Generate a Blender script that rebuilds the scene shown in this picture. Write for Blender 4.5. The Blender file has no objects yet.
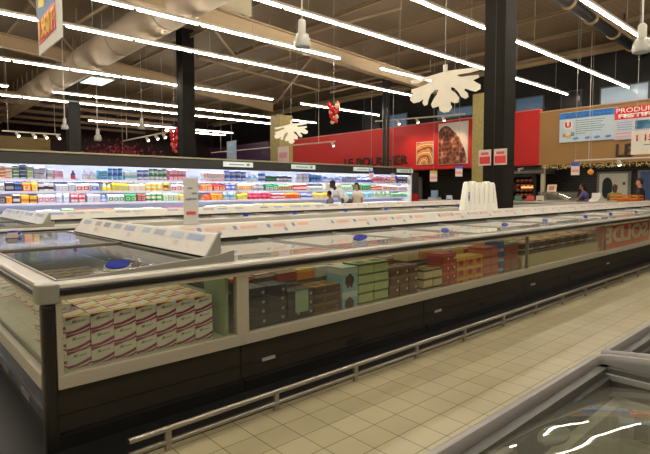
import bpy, bmesh, math, random
from mathutils import Vector, Matrix
random.seed(7)
COL = bpy.context.scene.collection
PI = math.pi
CEIL = 6.9

# ------------------------------------------------------------------ materials
def lin(c):
    return tuple(((v/255)/12.92 if v/255 <= .04045 else ((v/255+.055)/1.055)**2.4) for v in c)
_M = {}
def M(rgb, rough=.5, metal=0., var=.08, scale=6., emit=0., spec=.5, bump=0.):
    """procedural principled material: base colour with a little noise variation"""
    key = (tuple(rgb), rough, metal, var, scale, emit, spec, bump)
    if key in _M: return _M[key]
    m = bpy.data.materials.new('mat_%02x%02x%02x' % tuple(int(v) for v in rgb)); m.use_nodes = True
    nt = m.node_tree; b = nt.nodes['Principled BSDF']
    c = lin(rgb)
    tc = nt.nodes.new('ShaderNodeTexCoord'); nz = nt.nodes.new('ShaderNodeTexNoise')
    nz.inputs['Scale'].default_value = scale; nz.inputs['Detail'].default_value = 3
    nt.links.new(tc.outputs['Object'], nz.inputs['Vector'])
    mx = nt.nodes.new('ShaderNodeMix'); mx.data_type = 'RGBA'
    mx.inputs[6].default_value = (*[v*(1-var) for v in c], 1); mx.inputs[7].default_value = (*[min(1, v*(1+var)) for v in c], 1)
    nt.links.new(nz.outputs['Fac'], mx.inputs[0]); nt.links.new(mx.outputs[2], b.inputs['Base Color'])
    b.inputs['Roughness'].default_value = rough; b.inputs['Metallic'].default_value = metal
    b.inputs['Specular IOR Level'].default_value = spec
    if emit:
        b.inputs['Emission Color'].default_value = (*c, 1); b.inputs['Emission Strength'].default_value = emit
    if bump:
        bp = nt.nodes.new('ShaderNodeBump'); bp.inputs['Strength'].default_value = bump
        nt.links.new(nz.outputs['Fac'], bp.inputs['Height']); nt.links.new(bp.outputs[0], b.inputs['Normal'])
    _M[key] = m
    return m

def glass_mat(name, tint=(225, 238, 228), ior=1.5, wobble=0., wscale=3., haze=0., hcol=(200, 195, 175), groughness=.02, gcol=.95):
    """thin pane: see-through with fresnel reflections (no refraction, as a thin sheet)"""
    m = bpy.data.materials.new(name); m.use_nodes = True; nt = m.node_tree; nt.nodes.clear()
    out = nt.nodes.new('ShaderNodeOutputMaterial'); mix = nt.nodes.new('ShaderNodeMixShader')
    tr = nt.nodes.new('ShaderNodeBsdfTransparent'); gl = nt.nodes.new('ShaderNodeBsdfGlossy')
    lw = nt.nodes.new('ShaderNodeLayerWeight'); lw.inputs[0].default_value = .5        # |cos| based, the same from both sides of the sheet
    pw = nt.nodes.new('ShaderNodeMath'); pw.operation = 'POWER'; pw.inputs[1].default_value = 4.2
    fr = nt.nodes.new('ShaderNodeMath'); fr.operation = 'MULTIPLY_ADD'; fr.inputs[1].default_value = 1.02; fr.inputs[2].default_value = .07; fr.use_clamp = True
    nt.links.new(lw.outputs['Facing'], pw.inputs[0]); nt.links.new(pw.outputs[0], fr.inputs[0])
    tr.inputs[0].default_value = (*lin(tint), 1); gl.inputs['Roughness'].default_value = groughness
    gl.inputs[0].default_value = (gcol, gcol, gcol, 1)
    if wobble:
        tc = nt.nodes.new('ShaderNodeTexCoord'); nz = nt.nodes.new('ShaderNodeTexNoise'); nz.inputs['Scale'].default_value = wscale
        nt.links.new(tc.outputs['Object'], nz.inputs['Vector'])
        bp = nt.nodes.new('ShaderNodeBump'); bp.inputs['Strength'].default_value = wobble; bp.inputs['Distance'].default_value = .1
        nt.links.new(nz.outputs['Fac'], bp.inputs['Height']); nt.links.new(bp.outputs[0], gl.inputs['Normal'])
    nt.links.new(fr.outputs[0], mix.inputs[0]); nt.links.new(tr.outputs[0], mix.inputs[1]); nt.links.new(gl.outputs[0], mix.inputs[2])
    last = mix
    if haze:
        df = nt.nodes.new('ShaderNodeBsdfDiffuse'); df.inputs[0].default_value = (*lin(hcol), 1)
        m2 = nt.nodes.new('ShaderNodeMixShader'); m2.inputs[0].default_value = haze
        nt.links.new(mix.outputs[0], m2.inputs[1]); nt.links.new(df.outputs[0], m2.inputs[2]); last = m2
    nt.links.new(last.outputs[0], out.inputs[0])
    return m

def tile_mat():
    m = bpy.data.materials.new('floor_tiles'); m.use_nodes = True; nt = m.node_tree; b = nt.nodes['Principled BSDF']
    tc = nt.nodes.new('ShaderNodeTexCoord'); mp = nt.nodes.new('ShaderNodeMapping')
    nt.links.new(tc.outputs['Object'], mp.inputs[0])
    br = nt.nodes.new('ShaderNodeTexBrick'); br.offset = 0; br.squash = 1
    br.inputs['Scale'].default_value = 1; br.inputs['Brick Width'].default_value = .21; br.inputs['Row Height'].default_value = .192
    br.inputs['Mortar Size'].default_value = .0032; br.inputs['Mortar Smooth'].default_value = .3
    mp.inputs['Location'].default_value = (-.145, -.105, 0)
    br.inputs['Color1'].default_value = (*lin((196, 187, 150)), 1); br.inputs['Color2'].default_value = (*lin((186, 176, 140)), 1)
    br.inputs['Mortar'].default_value = (*lin((92, 82, 62)), 1); br.inputs['Bias'].default_value = -.2
    nt.links.new(mp.outputs[0], br.inputs['Vector'])
    nz = nt.nodes.new('ShaderNodeTexNoise'); nz.inputs['Scale'].default_value = 1.3; nz.inputs['Detail'].default_value = 5
    nt.links.new(tc.outputs['Object'], nz.inputs['Vector'])
    mx = nt.nodes.new('ShaderNodeMix'); mx.data_type = 'RGBA'; mx.blend_type = 'MULTIPLY'; mx.inputs[0].default_value = .35
    nt.links.new(br.outputs['Color'], mx.inputs[6]); nt.links.new(nz.outputs['Fac'], mx.inputs[7])
    nt.links.new(mx.outputs[2], b.inputs['Base Color']); b.inputs['Roughness'].default_value = .33
    return m

def brick_mat(c1, c2, mort, w, h, rough=.3):
    m = bpy.data.materials.new('glazed_brick'); m.use_nodes = True; nt = m.node_tree; b = nt.nodes['Principled BSDF']
    tc = nt.nodes.new('ShaderNodeTexCoord'); mp = nt.nodes.new('ShaderNodeMapping'); mp.inputs['Rotation'].default_value = (PI/2, 0, PI/2)
    sx = nt.nodes.new('ShaderNodeSeparateXYZ'); cb = nt.nodes.new('ShaderNodeCombineXYZ')
    nt.links.new(tc.outputs['Object'], sx.inputs[0]); nt.links.new(sx.outputs[1], cb.inputs[0]); nt.links.new(sx.outputs[2], cb.inputs[1])
    br = nt.nodes.new('ShaderNodeTexBrick'); br.inputs['Scale'].default_value = 1; br.inputs['Brick Width'].default_value = w; br.inputs['Row Height'].default_value = h
    br.inputs['Mortar Size'].default_value = .012
    for k, c in (('Color1', c1), ('Color2', c2), ('Mortar', mort)): br.inputs[k].default_value = (*lin(c), 1)
    nt.links.new(cb.outputs[0], br.inputs['Vector']); nt.links.new(br.outputs['Color'], b.inputs['Base Color']); b.inputs['Roughness'].default_value = rough
    return m

def deck_mat():
    """profiled steel roof deck: fine ribs across the purlins"""
    m = bpy.data.materials.new('roof_deck'); m.use_nodes = True; nt = m.node_tree; b = nt.nodes['Principled BSDF']
    tc = nt.nodes.new('ShaderNodeTexCoord'); wv = nt.nodes.new('ShaderNodeTexWave'); wv.bands_direction = 'Y'; wv.inputs['Scale'].default_value = 1.6
    nz = nt.nodes.new('ShaderNodeTexNoise'); nz.inputs['Scale'].default_value = .5
    nt.links.new(tc.outputs['Object'], wv.inputs['Vector']); nt.links.new(tc.outputs['Object'], nz.inputs['Vector'])
    mx = nt.nodes.new('ShaderNodeMix'); mx.data_type = 'RGBA'
    mx.inputs[6].default_value = (*lin((116, 99, 76)), 1); mx.inputs[7].default_value = (*lin((130, 111, 86)), 1)
    ad = nt.nodes.new('ShaderNodeMath'); ad.operation = 'MULTIPLY'
    nt.links.new(wv.outputs['Fac'], ad.inputs[0]); nt.links.new(nz.outputs['Fac'], ad.inputs[1]); nt.links.new(ad.outputs[0], mx.inputs[0])
    nt.links.new(mx.outputs[2], b.inputs['Base Color']); b.inputs['Roughness'].default_value = .7
    return m

def picture_mat(name, cols, kind='wave', scale=6., dist=8.):
    """food photograph: swirls of browns printed on a flat panel"""
    m = bpy.data.materials.new(name); m.use_nodes = True; nt = m.node_tree; b = nt.nodes['Principled BSDF']
    tc = nt.nodes.new('ShaderNodeTexCoord')
    if kind == 'wave':
        t = nt.nodes.new('ShaderNodeTexWave'); t.wave_type = 'RINGS'; t.inputs['Distortion'].default_value = dist; t.inputs['Detail'].default_value = 3
    elif kind == 'crackle':
        t = nt.nodes.new('ShaderNodeTexVoronoi'); t.feature = 'F1'
    else:
        t = nt.nodes.new('ShaderNodeTexNoise'); t.inputs['Detail'].default_value = 6; t.inputs['Distortion'].default_value = 1.5
    t.inputs['Scale'].default_value = scale
    nt.links.new(tc.outputs['Object'], t.inputs['Vector'])
    rp = nt.nodes.new('ShaderNodeValToRGB'); e = rp.color_ramp.elements
    e[0].color = (*lin(cols[0]), 1); e[1].color = (*lin(cols[-1]), 1)
    for i, c in enumerate(cols[1:-1]):
        k = e.new((i+1)/(len(cols)-1)); k.color = (*lin(c), 1)
    nt.links.new(t.outputs['Distance' if kind == 'crackle' else 'Fac'], rp.inputs[0]); nt.links.new(rp.outputs[0], b.inputs['Base Color']); b.inputs['Roughness'].default_value = .6
    return m

# ------------------------------------------------------------------ mesh builder
class MB:
    def __init__(s): s.v = []; s.f = []; s.m = []; s.mats = []
    def mi(s, mat):
        if mat not in s.mats: s.mats.append(mat)
        return s.mats.index(mat)
    def poly(s, pts, mat):
        k = len(s.v); s.v += [tuple(p) for p in pts]; s.f.append(tuple(range(k, k+len(pts)))); s.m.append(s.mi(mat)); return s
    def box(s, x0, x1, y0, y1, z0, z1, mat, top=None, front=None):
        k = len(s.v); i = s.mi(mat)
        s.v += [(x, y, z) for z in (z0, z1) for y in (y0, y1) for x in (x0, x1)]
        F = [(0, 2, 3, 1), (4, 5, 7, 6), (0, 1, 5, 4), (2, 6, 7, 3), (0, 4, 6, 2), (1, 3, 7, 5)]
        for n, q in enumerate(F):
            s.f.append(tuple(k+a for a in q))
            s.m.append(s.mi(top) if (n == 1 and top) else s.mi(front) if (n == 2 and front) else i)
        return s
    def prism(s, poly, axis, a, b, mat):
        """extrude a closed 2-D outline; axis x: outline is (y,z); y: (x,z); z: (x,y)"""
        n = len(poly); k = len(s.v); i = s.mi(mat)
        def P(u, v, t): return {'x': (t, u, v), 'y': (u, t, v), 'z': (u, v, t)}[axis]
        s.v += [P(u, v, a) for u, v in poly] + [P(u, v, b) for u, v in poly]
        s.f.append(tuple(range(k, k+n))[::-1]); s.f.append(tuple(range(k+n, k+2*n))); s.m += [i, i]
        for j in range(n):
            s.f.append((k+j, k+(j+1) % n, k+n+(j+1) % n, k+n+j)); s.m.append(i)
        return s
    def tube(s, p, q, r, mat, r2=None, seg=10, cap=True):
        p = Vector(p); q = Vector(q); d = (q-p).normalized(); r2 = r if r2 is None else r2
        u = d.orthogonal().normalized(); w = d.cross(u); k = len(s.v); i = s.mi(mat)
        for c, rr in ((p, r), (q, r2)):
            for a in range(seg):
                t = 2*PI*a/seg; s.v.append(tuple(c+u*(math.cos(t)*rr)+w*(math.sin(t)*rr)))
        for a in range(seg):
            s.f.append((k+a, k+(a+1) % seg, k+seg+(a+1) % seg, k+seg+a)); s.m.append(i)
        if cap:
            s.f.append(tuple(range(k, k+seg))[::-1]); s.f.append(tuple(range(k+seg, k+2*seg))); s.m += [i, i]
        return s
    def path(s, pts, r, mat, seg=8):
        for a, b in zip(pts, pts[1:]): s.tube(a, b, r, mat, seg=seg)
        for c in pts[1:-1]: s.ball(c, r, mat, 8, 5)
        return s
    def lathe(s, prof, mat, c=(0, 0, 0), seg=16):
        k = len(s.v); i = s.mi(mat); n = len(prof)
        for r, z in prof:
            for a in range(seg):
                t = 2*PI*a/seg; s.v.append((c[0]+r*math.cos(t), c[1]+r*math.sin(t), c[2]+z))
        for j in range(n-1):
            for a in range(seg):
                s.f.append((k+j*seg+a, k+j*seg+(a+1) % seg, k+(j+1)*seg+(a+1) % seg, k+(j+1)*seg+a)); s.m.append(i)
        s.f.append(tuple(range(k, k+seg))[::-1]); s.f.append(tuple(range(k+(n-1)*seg, k+n*seg))); s.m += [i, i]
        return s
    def ball(s, c, r, mat, seg=12, rings=7, sc=(1, 1, 1)):
        k = len(s.v); i = s.mi(mat)
        for j in range(rings+1):
            ph = PI*j/rings
            for a in range(seg):
                t = 2*PI*a/seg
                s.v.append((c[0]+r*sc[0]*math.sin(ph)*math.cos(t), c[1]+r*sc[1]*math.sin(ph)*math.sin(t), c[2]-r*sc[2]*math.cos(ph)))
        for j in range(rings):
            for a in range(seg):
                s.f.append((k+j*seg+a, k+j*seg+(a+1) % seg, k+(j+1)*seg+(a+1) % seg, k+(j+1)*seg+a)); s.m.append(i)
        return s
    def mesh(s, name, smooth=False):
        me = bpy.data.meshes.new(name); me.from_pydata(s.v, [], s.f)
        for m in s.mats: me.materials.append(m)
        me.polygons.foreach_set('material_index', s.m)
        bm = bmesh.new(); bm.from_mesh(me); bmesh.ops.remove_doubles(bm, verts=bm.verts, dist=1e-6)
        bmesh.ops.recalc_face_normals(bm, faces=bm.faces); bm.to_mesh(me); bm.free()
        if smooth:
            me.polygons.foreach_set('use_smooth', [True]*len(me.polygons))
            me.set_sharp_from_angle(angle=math.radians(40))
        me.update(); return me
    def build(s, name, parent=None, loc=None, smooth=False, bevel=0., label=None):
        o = bpy.data.objects.new(name, s.mesh(name, smooth)); COL.objects.link(o)
        if parent: o.parent = parent
        if loc is not None: o.location = loc
        if bevel:
            b = o.modifiers.new('bevel', 'BEVEL'); b.width = bevel; b.segments = 2; b.limit_method = 'ANGLE'
        if label: o['label'] = label
        return o

def tag(o, label, cat, group=None, kind=None):
    o['label'] = label; o['category'] = cat
    if group: o['group'] = group
    if kind: o['kind'] = kind
    return o
def thing(name, label, cat, loc=(0, 0, 0), rz=0., group=None):
    o = bpy.data.objects.new(name, None); COL.objects.link(o); o.empty_display_size = .1
    o.location = loc; o.rotation_euler = (0, 0, rz)
    return tag(o, label, cat, group)
def struct(name, mb, label=None, smooth=False, bevel=0., cat=None):
    o = mb.build(name, smooth=smooth, bevel=bevel); o['kind'] = 'structure'
    if label: o['label'] = label
    if cat: o['category'] = cat
    return o
def copy_tree(o, parent=None):
    c = o.copy(); COL.objects.link(c); c.parent = parent
    for ch in list(o.children): copy_tree(ch, c)
    return c

FACE_NX = Matrix(((0, 0, -1, 0), (-1, 0, 0, 0), (0, 1, 0, 0), (0, 0, 0, 1)))    # lettering on a wall that faces -X
FACE_NY = Matrix(((1, 0, 0, 0), (0, 0, -1, 0), (0, 1, 0, 0), (0, 0, 0, 1)))     # lettering on a wall that faces -Y
def text(name, body, mat, parent, origin, face, width=None, height=None, extrude=.004, shear=0., bold=.0, mirror=False):
    """lettering as mesh; origin = left bottom corner in the parent's space"""
    cu = bpy.data.curves.new(name, 'FONT'); cu.body = body; cu.size = 1; cu.extrude = 0; cu.shear = shear; cu.offset = bold
    cu.resolution_u = 3
    tmp = bpy.data.objects.new('tmp', cu); COL.objects.link(tmp)
    dg = bpy.context.evaluated_depsgraph_get(); me = bpy.data.meshes.new_from_object(tmp.evaluated_get(dg))
    bpy.data.objects.remove(tmp); bpy.data.curves.remove(cu)
    xs = [v.co.x for v in me.vertices]; ys = [v.co.y for v in me.vertices]
    w0 = max(xs)-min(xs); h0 = max(ys)-min(ys)
    sx = width/w0 if width else height/h0; sy = height/h0 if height else sx
    x0, y0 = min(xs), min(ys)
    for v in me.vertices:
        x = (v.co.x-x0)*sx
        if mirror: x = w0*sx-x
        v.co = Vector((x, (v.co.y-y0)*sy, 0))
    bm = bmesh.new(); bm.from_mesh(me)
    r = bmesh.ops.extrude_face_region(bm, geom=bm.faces[:])
    for g in r['geom']:
        if isinstance(g, bmesh.types.BMVert): g.co.z += extrude
    bmesh.ops.recalc_face_normals(bm, faces=bm.faces); bm.to_mesh(me); bm.free()
    me.transform(Matrix.Translation(origin) @ face)
    me.materials.clear(); me.materials.append(mat)
    me.name = name
    o = bpy.data.objects.new(name, me); COL.objects.link(o)
    if parent: o.parent = parent
    return o

# common materials
GREIGE = M((176, 170, 152), .45); RIMTOP = M((200, 197, 186), .25); GREY = M((150, 150, 142), .4); BLACK = M((16, 16, 15), .45)
DARK = M((44, 39, 31), .5); GLOSSBLACK = M((10, 10, 10), .06); STEEL = M((170, 165, 155), .3, 1.); PLASTIC_GREY = M((140, 138, 136), .35)
WHITE = M((228, 226, 216), .5); PANELWHITE = M((216, 213, 204), .4); LINER = M((176, 186, 164), .45); BEIGE = M((196, 180, 138), .5)
CREAM = M((158, 138, 108), .6); ORANGE_L = M((232, 150, 118), .5); BLUE_L = M((60, 72, 150), .5); BLUE = M((10, 36, 150), .3, spec=.3); BLUEPALE = M((150, 175, 215), .5)
RED = M((196, 22, 24), .5); WHITEEM = M((250, 245, 255), .5, emit=1.)
PANE = glass_mat('cabinet_glass', (230, 234, 224), haze=.06); LID = glass_mat('lid_glass', (206, 214, 204), 1.5, groughness=.07, gcol=.6)
FROST = glass_mat('frosted_lid', (222, 228, 218), 1.5, haze=.16, hcol=(244, 244, 238))
CHESTGLASS = glass_mat('chest_glass', (220, 224, 214), 1.5, wobble=.045, wscale=2.2, haze=.22, hcol=(150, 150, 136))

# ------------------------------------------------------------------ room shell
XW, YB = 20.6, 36.
XL, YF = -8., -8.
struct('floor', MB().poly([(XL, YF, 0), (XW, YF, 0), (XW, YB, 0), (XL, YB, 0)], tile_mat()), 'beige square tiles with dark joints')
struct('ceiling', MB().box(XL, XW, YF, YB, CEIL, CEIL+.1, deck_mat()), 'brown profiled metal roof deck')
blackwall = M((17, 15, 14), .8)
struct('wall_right', MB().box(XW, XW+.15, YF, YB, 0, CEIL, blackwall))
struct('wall_back', MB().box(XL, XW, YB, YB+.15, 0, CEIL, M((38, 20, 26), .8)))
struct('wall_left', MB().box(XL-.15, XL, YF, YB, 0, CEIL, M((120, 112, 98), .8)))
struct('wall_front', MB().box(XL, XW, YF-.15, YF, 0, CEIL, M((150, 138, 118), .8)))
# windows high in the black wall
wf = M((62, 66, 70), .5)
for i, (y0, y1, z0, z1, c) in enumerate([(18.2, 19.5, 4.75, 5.65, (44, 42, 40)), (16.3, 17.9, 4.75, 5.45, (70, 96, 120)), (12.5, 14.5, 4.85, 5.35, (84, 104, 122)),
                                       (9.25, 10.5, 4.75, 5.35, (66, 88, 108)), (7.8, 8.6, 4.6, 5.35, (40, 38, 36)), (5.5, 7.15, 4.5, 5.3, (128, 142, 152))]):
    w = MB().box(XW-.05, XW-.004, y0, y1, z0, z1, wf).build('window_%d' % (i+1)); w['kind'] = 'structure'
    MB().box(XW-.07, XW-.051, y0+.06, y1-.06, z0+.06, z1-.06, M(c, .25, emit=.55 if c[2] > 100 else .15)).build('window_pane', w)

# girders, purlins, rods
def beam(name, p, q, h, w, mat, label):
    p = Vector(p); q = Vector(q); L = (q-p).length
    mb = MB(); t = .03
    prof = [(-w/2, 0), (w/2, 0), (w/2, t), (.012, t), (.012, h-t), (w/2, h-t), (w/2, h), (-w/2, h), (-w/2, h-t), (-.012, h-t), (-.012, t), (-w/2, t)]
    mb.prism(prof, 'x', 0, L, mat)
    o = struct(name, mb, label); d = (q-p).normalized(); y = Vector((0, 0, 1)).cross(d).normalized(); z = d.cross(y)
    o.matrix_world = Matrix(((d.x, y.x, z.x, p.x), (d.y, y.y, z.y, p.y), (d.z, y.z, z.z, p.z), (0, 0, 0, 1)))
    return o
beam('girder', (-2, 11, 5.88), (15.6, 11, 5.0), .42, .24, CREAM, 'cream steel girder rising to the left above the third light row')
beam('girder', (1.0, 18.5, 6.15), (13.6, 18.5, 5.0), .42, .24, M((150, 128, 98), .6), 'cream steel girder behind the round duct')
beam('girder', (2, 5.2, 6.3), (20.5, 5.6, 6.3), .3, .2, CREAM, 'cream steel girder above the black pipe')
for i in range(10):
    x = -1.2+2.35*i
    beam('purlin', (x, -6, 6.62), (x, 35.8, 6.62), .12, .07, M((138, 118, 90), .6), 'cream roof purlin number %d from the left' % (i+1))
beam('wall_beam', (XW-.12, -6, 6.55), (XW-.12, 35.8, 6.55), .2, .16, M((168, 146, 112), .6), 'cream beam along the top of the black wall')
for i, y in enumerate((24.5, 26.5, 28.5, 30.5, 32.5)):
    beam('cross_purlin', (-6, y, 5.6-.05*i), (13.5, y, 5.4-.05*i), .14, .1, M((120, 96, 74), .7), 'brown cross purlin in the dark rear, row %d' % (i+1))
for i, (p, q) in enumerate([((11.3, 21.3), (11.7, 14.8)), ((9.2, 17.2), (16.7, 18.8)), ((12.3, 14.2), (17.3, 23.2)), ((3.1, 14.7), (5.65, 19.6)), ((4.72, 16.2), (4.95, 12.8)),
                           ((10.1, 14.8), (10.9, 8.9)), ((17.46, 18.8), (17.49, 12.7)), ((6.2, 12.0), (10.5, 16.5)), ((5.5, 13.5), (9.6, 13.2))]):
    r = struct('bracing_rod', MB().tube((*p, 6.42), (*q, 6.42), .045, CREAM, seg=6), 'thin cream roof bracing rod, run %d' % (i+1))
    for e in (p, q):
        MB().tube((*e, 6.42), (*e, CEIL), .02, CREAM, seg=5).build('hanger', r)

# columns
def column(x, y, a, mat, label, zt=CEIL):
    mb = MB(); t = .05
    mb.box(x-a, x+a, y-a, y+a, 0, zt, mat); mb.box(x-a-.02, x+a+.02, y-a-.02, y+a+.02, 0, .12, mat)
    mb.box(x-a-.006, x-a, y-.03, y-.015, .2, zt, BLACK)
    return struct('column', mb, label, bevel=.02)
column(8.97, 4.9, .21, M((22, 18, 12), .7, spec=.2), 'dark grey square column rising between the freezer rows')
column(8.1, 16.0, .22, M((18, 17, 14), .7, spec=.2), 'dark grey square column behind the chilled wall')
column(6.33, 22.6, .23, M((15, 14, 13), .7), 'dark column farthest back on the left')
gold = M((158, 142, 84), .55, var=.45, scale=14., bump=.4)
struct('column', MB().box(13.6, 14.35, 18.0, 18.7, 0, 4.85, gold), 'gold foil covered column left of the red fascia')
struct('column', MB().box(16.62, 17.02, 9.7, 10.15, 0, 4.98, gold), 'gold foil covered column beside the dark column')

# fascias over the counters
redm = M((190, 24, 22), .55, var=.05); brownm = M((150, 112, 62), .6, var=.05); purple = M((58, 28, 62), .6)
struct('wall_fascia_red', MB().box(18.5, 18.7, 8.48, 23.3, 2.42, 4.42, redm), 'red fascia above the butcher counter')
struct('wall_fascia_brown', MB().box(18.5, 18.7, 1.0, 8.478, 2.36, 4.3, brownm), 'brown fascia right of the dark column')
struct('wall_fascia_purple', MB().box(18.5, 18.7, 23.302, 33, 2.3, 4.55, purple), 'purple fascia at the far left')
struct('trim_1', MB().box(18.46, 18.72, 8.48, 23.3, 4.42, 4.46, M((200, 120, 110), .5)))
struct('trim_2', MB().box(18.46, 18.72, 1., 8.478, 4.30, 4.34, M((170, 140, 100), .5)))
struct('trim_3', MB().box(18.42, 18.72, 8.48, 23.3, 2.36, 2.42, M((150, 22, 22), .5)))
tilew = brick_mat((24, 23, 22), (34, 33, 31), (70, 68, 62), .22, .1)
struct('wall_tile', MB().box(20.45, 20.59, 3.0, 16.0, 0, 2.9, tilew), 'black glazed brick wall behind the counters')

sgn = thing('fascia_lettering', 'dark raised letters reading LE BOUCHER on the red fascia', 'sign', (18.499, 18.86, 2.66))
text('letters', 'LE BOUCHER', M((52, 30, 26), .5), sgn, (0, 0, 0), FACE_NX, width=4.25, height=.44, extrude=.05, bold=.02)
sgn = thing('fascia_lettering', 'dark raised letters reading LE on the brown fascia', 'sign', (18.499, 5.87, 2.53))
text('letters', 'LE', M((46, 36, 28), .5), sgn, (0, 0, 0), FACE_NX, width=.5, height=.43, extrude=.05, bold=.02)

def art_panel(y0, y1, z0, z1, mat, label, white=False):
    t = thing('food_photo_panel', label, 'picture', (18.46, (y0+y1)/2, z0))
    w = y1-y0; h = z1-z0
    MB().box(-.01, .035, -w/2, w/2, 0, h, M((214, 206, 200), .5)).build('backing_panel', t)
    f = MB()
    if white:   # cut-out loaf on a white ground
        pts = [(w*(.49-.98*u), h*v) for u, v in ((0, .01), (0, .8), (.1, .9), (.22, .94), (.36, .91), (.48, .82), (.6, .74), (.72, .62), (.84, .45), (.93, .28), (.97, .12), (.95, .01))]
        f.prism(pts, 'x', -.02, -.011, mat)
    else:
        f.box(-.02, -.011, -w/2+.03, w/2-.03, .03, h-.03, mat)
    f.build('food_picture', t)
    return t
bread1 = picture_mat('bread_print', [(120, 60, 30), (196, 120, 60), (226, 180, 120), (90, 36, 18), (236, 200, 140)], 'wave', .9, 7)
bread2 = picture_mat('loaf_print', [(30, 12, 8), (70, 30, 18), (110, 60, 40), (150, 90, 64), (226, 190, 160)], 'crackle', 6)
art_panel(13.2, 14.12, 2.6, 3.62, bread1, 'small food picture of a golden pastry on the red fascia')
art_panel(11.47, 12.93, 2.56, 4.33, bread2, 'large food picture of a dark crusted loaf on white ground', True)
art_panel(10.62, 11.25, 2.56, 3.45, bread1, 'food picture half hidden behind the gold column')

# blue order board + PRODUITS FESTIFS board
t = thing('notice_board', 'pale blue notice board with a red letter in a circle', 'sign', (18.44, 7.73, 3.14))
MB().box(0, .04, -1.86, 0, 0, 1.05, M((186, 204, 214), .5)).build('board', t)
MB().box(-.006, -.001, -1.86, 0, .82, 1.04, M((28, 118, 196), .5)).build('heading_band', t)
text('heading', 'ATELIER PAR VOS COMMANDES', M((14, 34, 92), .5), t, (-.007, -.12, .945), FACE_NX, width=1.6, height=.07)
text('heading', 'SPECIALES LIVREES PAR AVION', M((14, 34, 92), .5), t, (-.007, -.2, .84), FACE_NX, width=1.5, height=.075)
mb = MB(); mb.prism([(-.3+.17*math.cos(k*PI/12), .61+.17*math.sin(k*PI/12)) for k in range(24)], 'x', -.008, -.001, M((224, 214, 204), .5)); mb.build('emblem_disc', t)
text('emblem_letter', 'U', RED, t, (-.009, -.2, .51), FACE_NX, width=.2, height=.2, bold=.05)
mb = MB()
for k in range(7):
    mb.box(-.004, -.001, -1.5+.06*(k % 3)-.1*(k == 6)*-6, -.55, .72-.075*k, .735-.075*k, M((70, 78, 88), .6))
mb.build('text_lines', t)
mb = MB()
for k, (yy, zz, c) in enumerate([(-.2, .25, (200, 120, 110)), (-.32, .2, (190, 180, 120)), (-.42, .28, (120, 140, 110)), (-.3, .31, (220, 200, 190))]):
    mb.box(-.005-.001*k, -.001, yy-.1, yy+.08, zz-.07, zz+.06, M(c, .6))
mb.build('fruit_picture', t)
for yy in (-.55, -.95, -1.25, -1.6): MB().prism([(yy-.13, .1), (yy, .06), (yy+.1, .1), (yy+.04, .15), (yy-.08, .16)], 'x', -.005, -.001, M((90, 140, 200), .6)).build('fish_motif', t)
t = thing('notice_board', 'white festive products board with a red heading band', 'sign', (18.42, 5.93, 3.1))
MB().box(0, .04, -2.3, 0, 0, 1.05, M((196, 196, 206), .5)).build('board', t)
MB().box(-.006, -.001, -2.3, 0, .66, 1.05, M((206, 26, 36), .5)).build('heading_band', t)
text('heading', 'PRODUITS', M((240, 232, 226), .5), t, (-.007, -.05, .87), FACE_NX, width=1.25, height=.15, bold=.01)
text('heading', 'FESTIFS', M((250, 246, 240), .5), t, (-.007, -.12, .7), FACE_NX, width=1.05, height=.13, bold=.05)
mb = MB()
for k in range(4): mb.box(-.004, -.001, -.52, -.08, .54-.075*k, .565-.075*k, M((110, 160, 200), .6))
for k in range(2): mb.box(-.004, -.001, -.66, -.06, .18-.1*k, .22-.1*k, M((220, 150, 170), .6))
mb.build('text_lines', t)
MB().box(-.005, -.001, -1.6, -.62, .3, .58, picture_mat('sea_print', [(12, 30, 50), (40, 100, 140), (150, 190, 210)], 'noise', 3)).build('inset_picture', t)

def cable(p, z1, r=.006, mat=M((120, 116, 108), .5)):
    return MB().tube(p, (p[0], p[1], z1), r, mat, seg=5)
t = thing('price_card', 'hanging white price card with a red price in front of the festive board', 'sign', (13, 3.82, 2.25))
MB().box(0, .02, -1.1, 0, 0, .54, M((226, 220, 208), .5)).build('card', t)
text('price', '1 150 F', M((206, 44, 40), .5), t, (-.002, -.1, .3), FACE_NX, width=.62, height=.15, bold=.03)
mb = MB(); mb.box(-.003, -.001, -.7, -.25, .2, .225, M((120, 140, 170), .6)); mb.box(-.003, -.001, -.6, -.38, .13, .155, M((120, 140, 170), .6)); mb.build('text_lines', t)
mb = MB(); mb.tube((.01, -.1, .54), (.01, -.1, CEIL-2.25), .006, GREY, seg=5); mb.tube((.01, -1., .54), (.01, -1., CEIL-2.25), .006, GREY, seg=5); mb.build('hanging_wire', t)

# tilted double banner top left
t = thing('hanging_banner', 'hanging cardboard banner with a yellow price on red at upper left', 'sign', (1.45, 6.36, 2.97))
W = .9
MB().box(0, .015, -W, 0, 0, 1.5, M((206, 204, 194), .5)).build('board', t)
MB().prism([(-W*.80, .13), (-.05, .10), (-.05, .36), (-W*.80, .40)], 'x', -.006, -.001, M((214, 40, 24), .5)).build('price_band', t)
MB().prism([(-W*.80, .4), (-.03, .36), (-.03, 1.5), (-W*.80, 1.5)], 'x', -.006, -.001, M((34, 96, 150), .5, var=.4)).build('blue_field', t)
text('price', '1.950 F', M((246, 206, 20), .5), t, (-.008, -.08, .135), FACE_NX, width=.6, height=.22, bold=.03)
MB().prism([(-.08, .5), (-.3, .46), (-.4, .7), (-.16, .8)], 'x', -.01, -.007, M((238, 206, 30), .5)).build('yellow_motif', t)
MB().box(-.008, .016, -.03, 0.01, .4, 1.5, BLACK).build('edge_strip', t)
mb = MB()
for y in (-.1, -W+.1): mb.tube((.007, y, 1.5), (.007, y, CEIL-2.97), .006, GREY, seg=5)
mb.build('hanging_wire', t)

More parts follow.
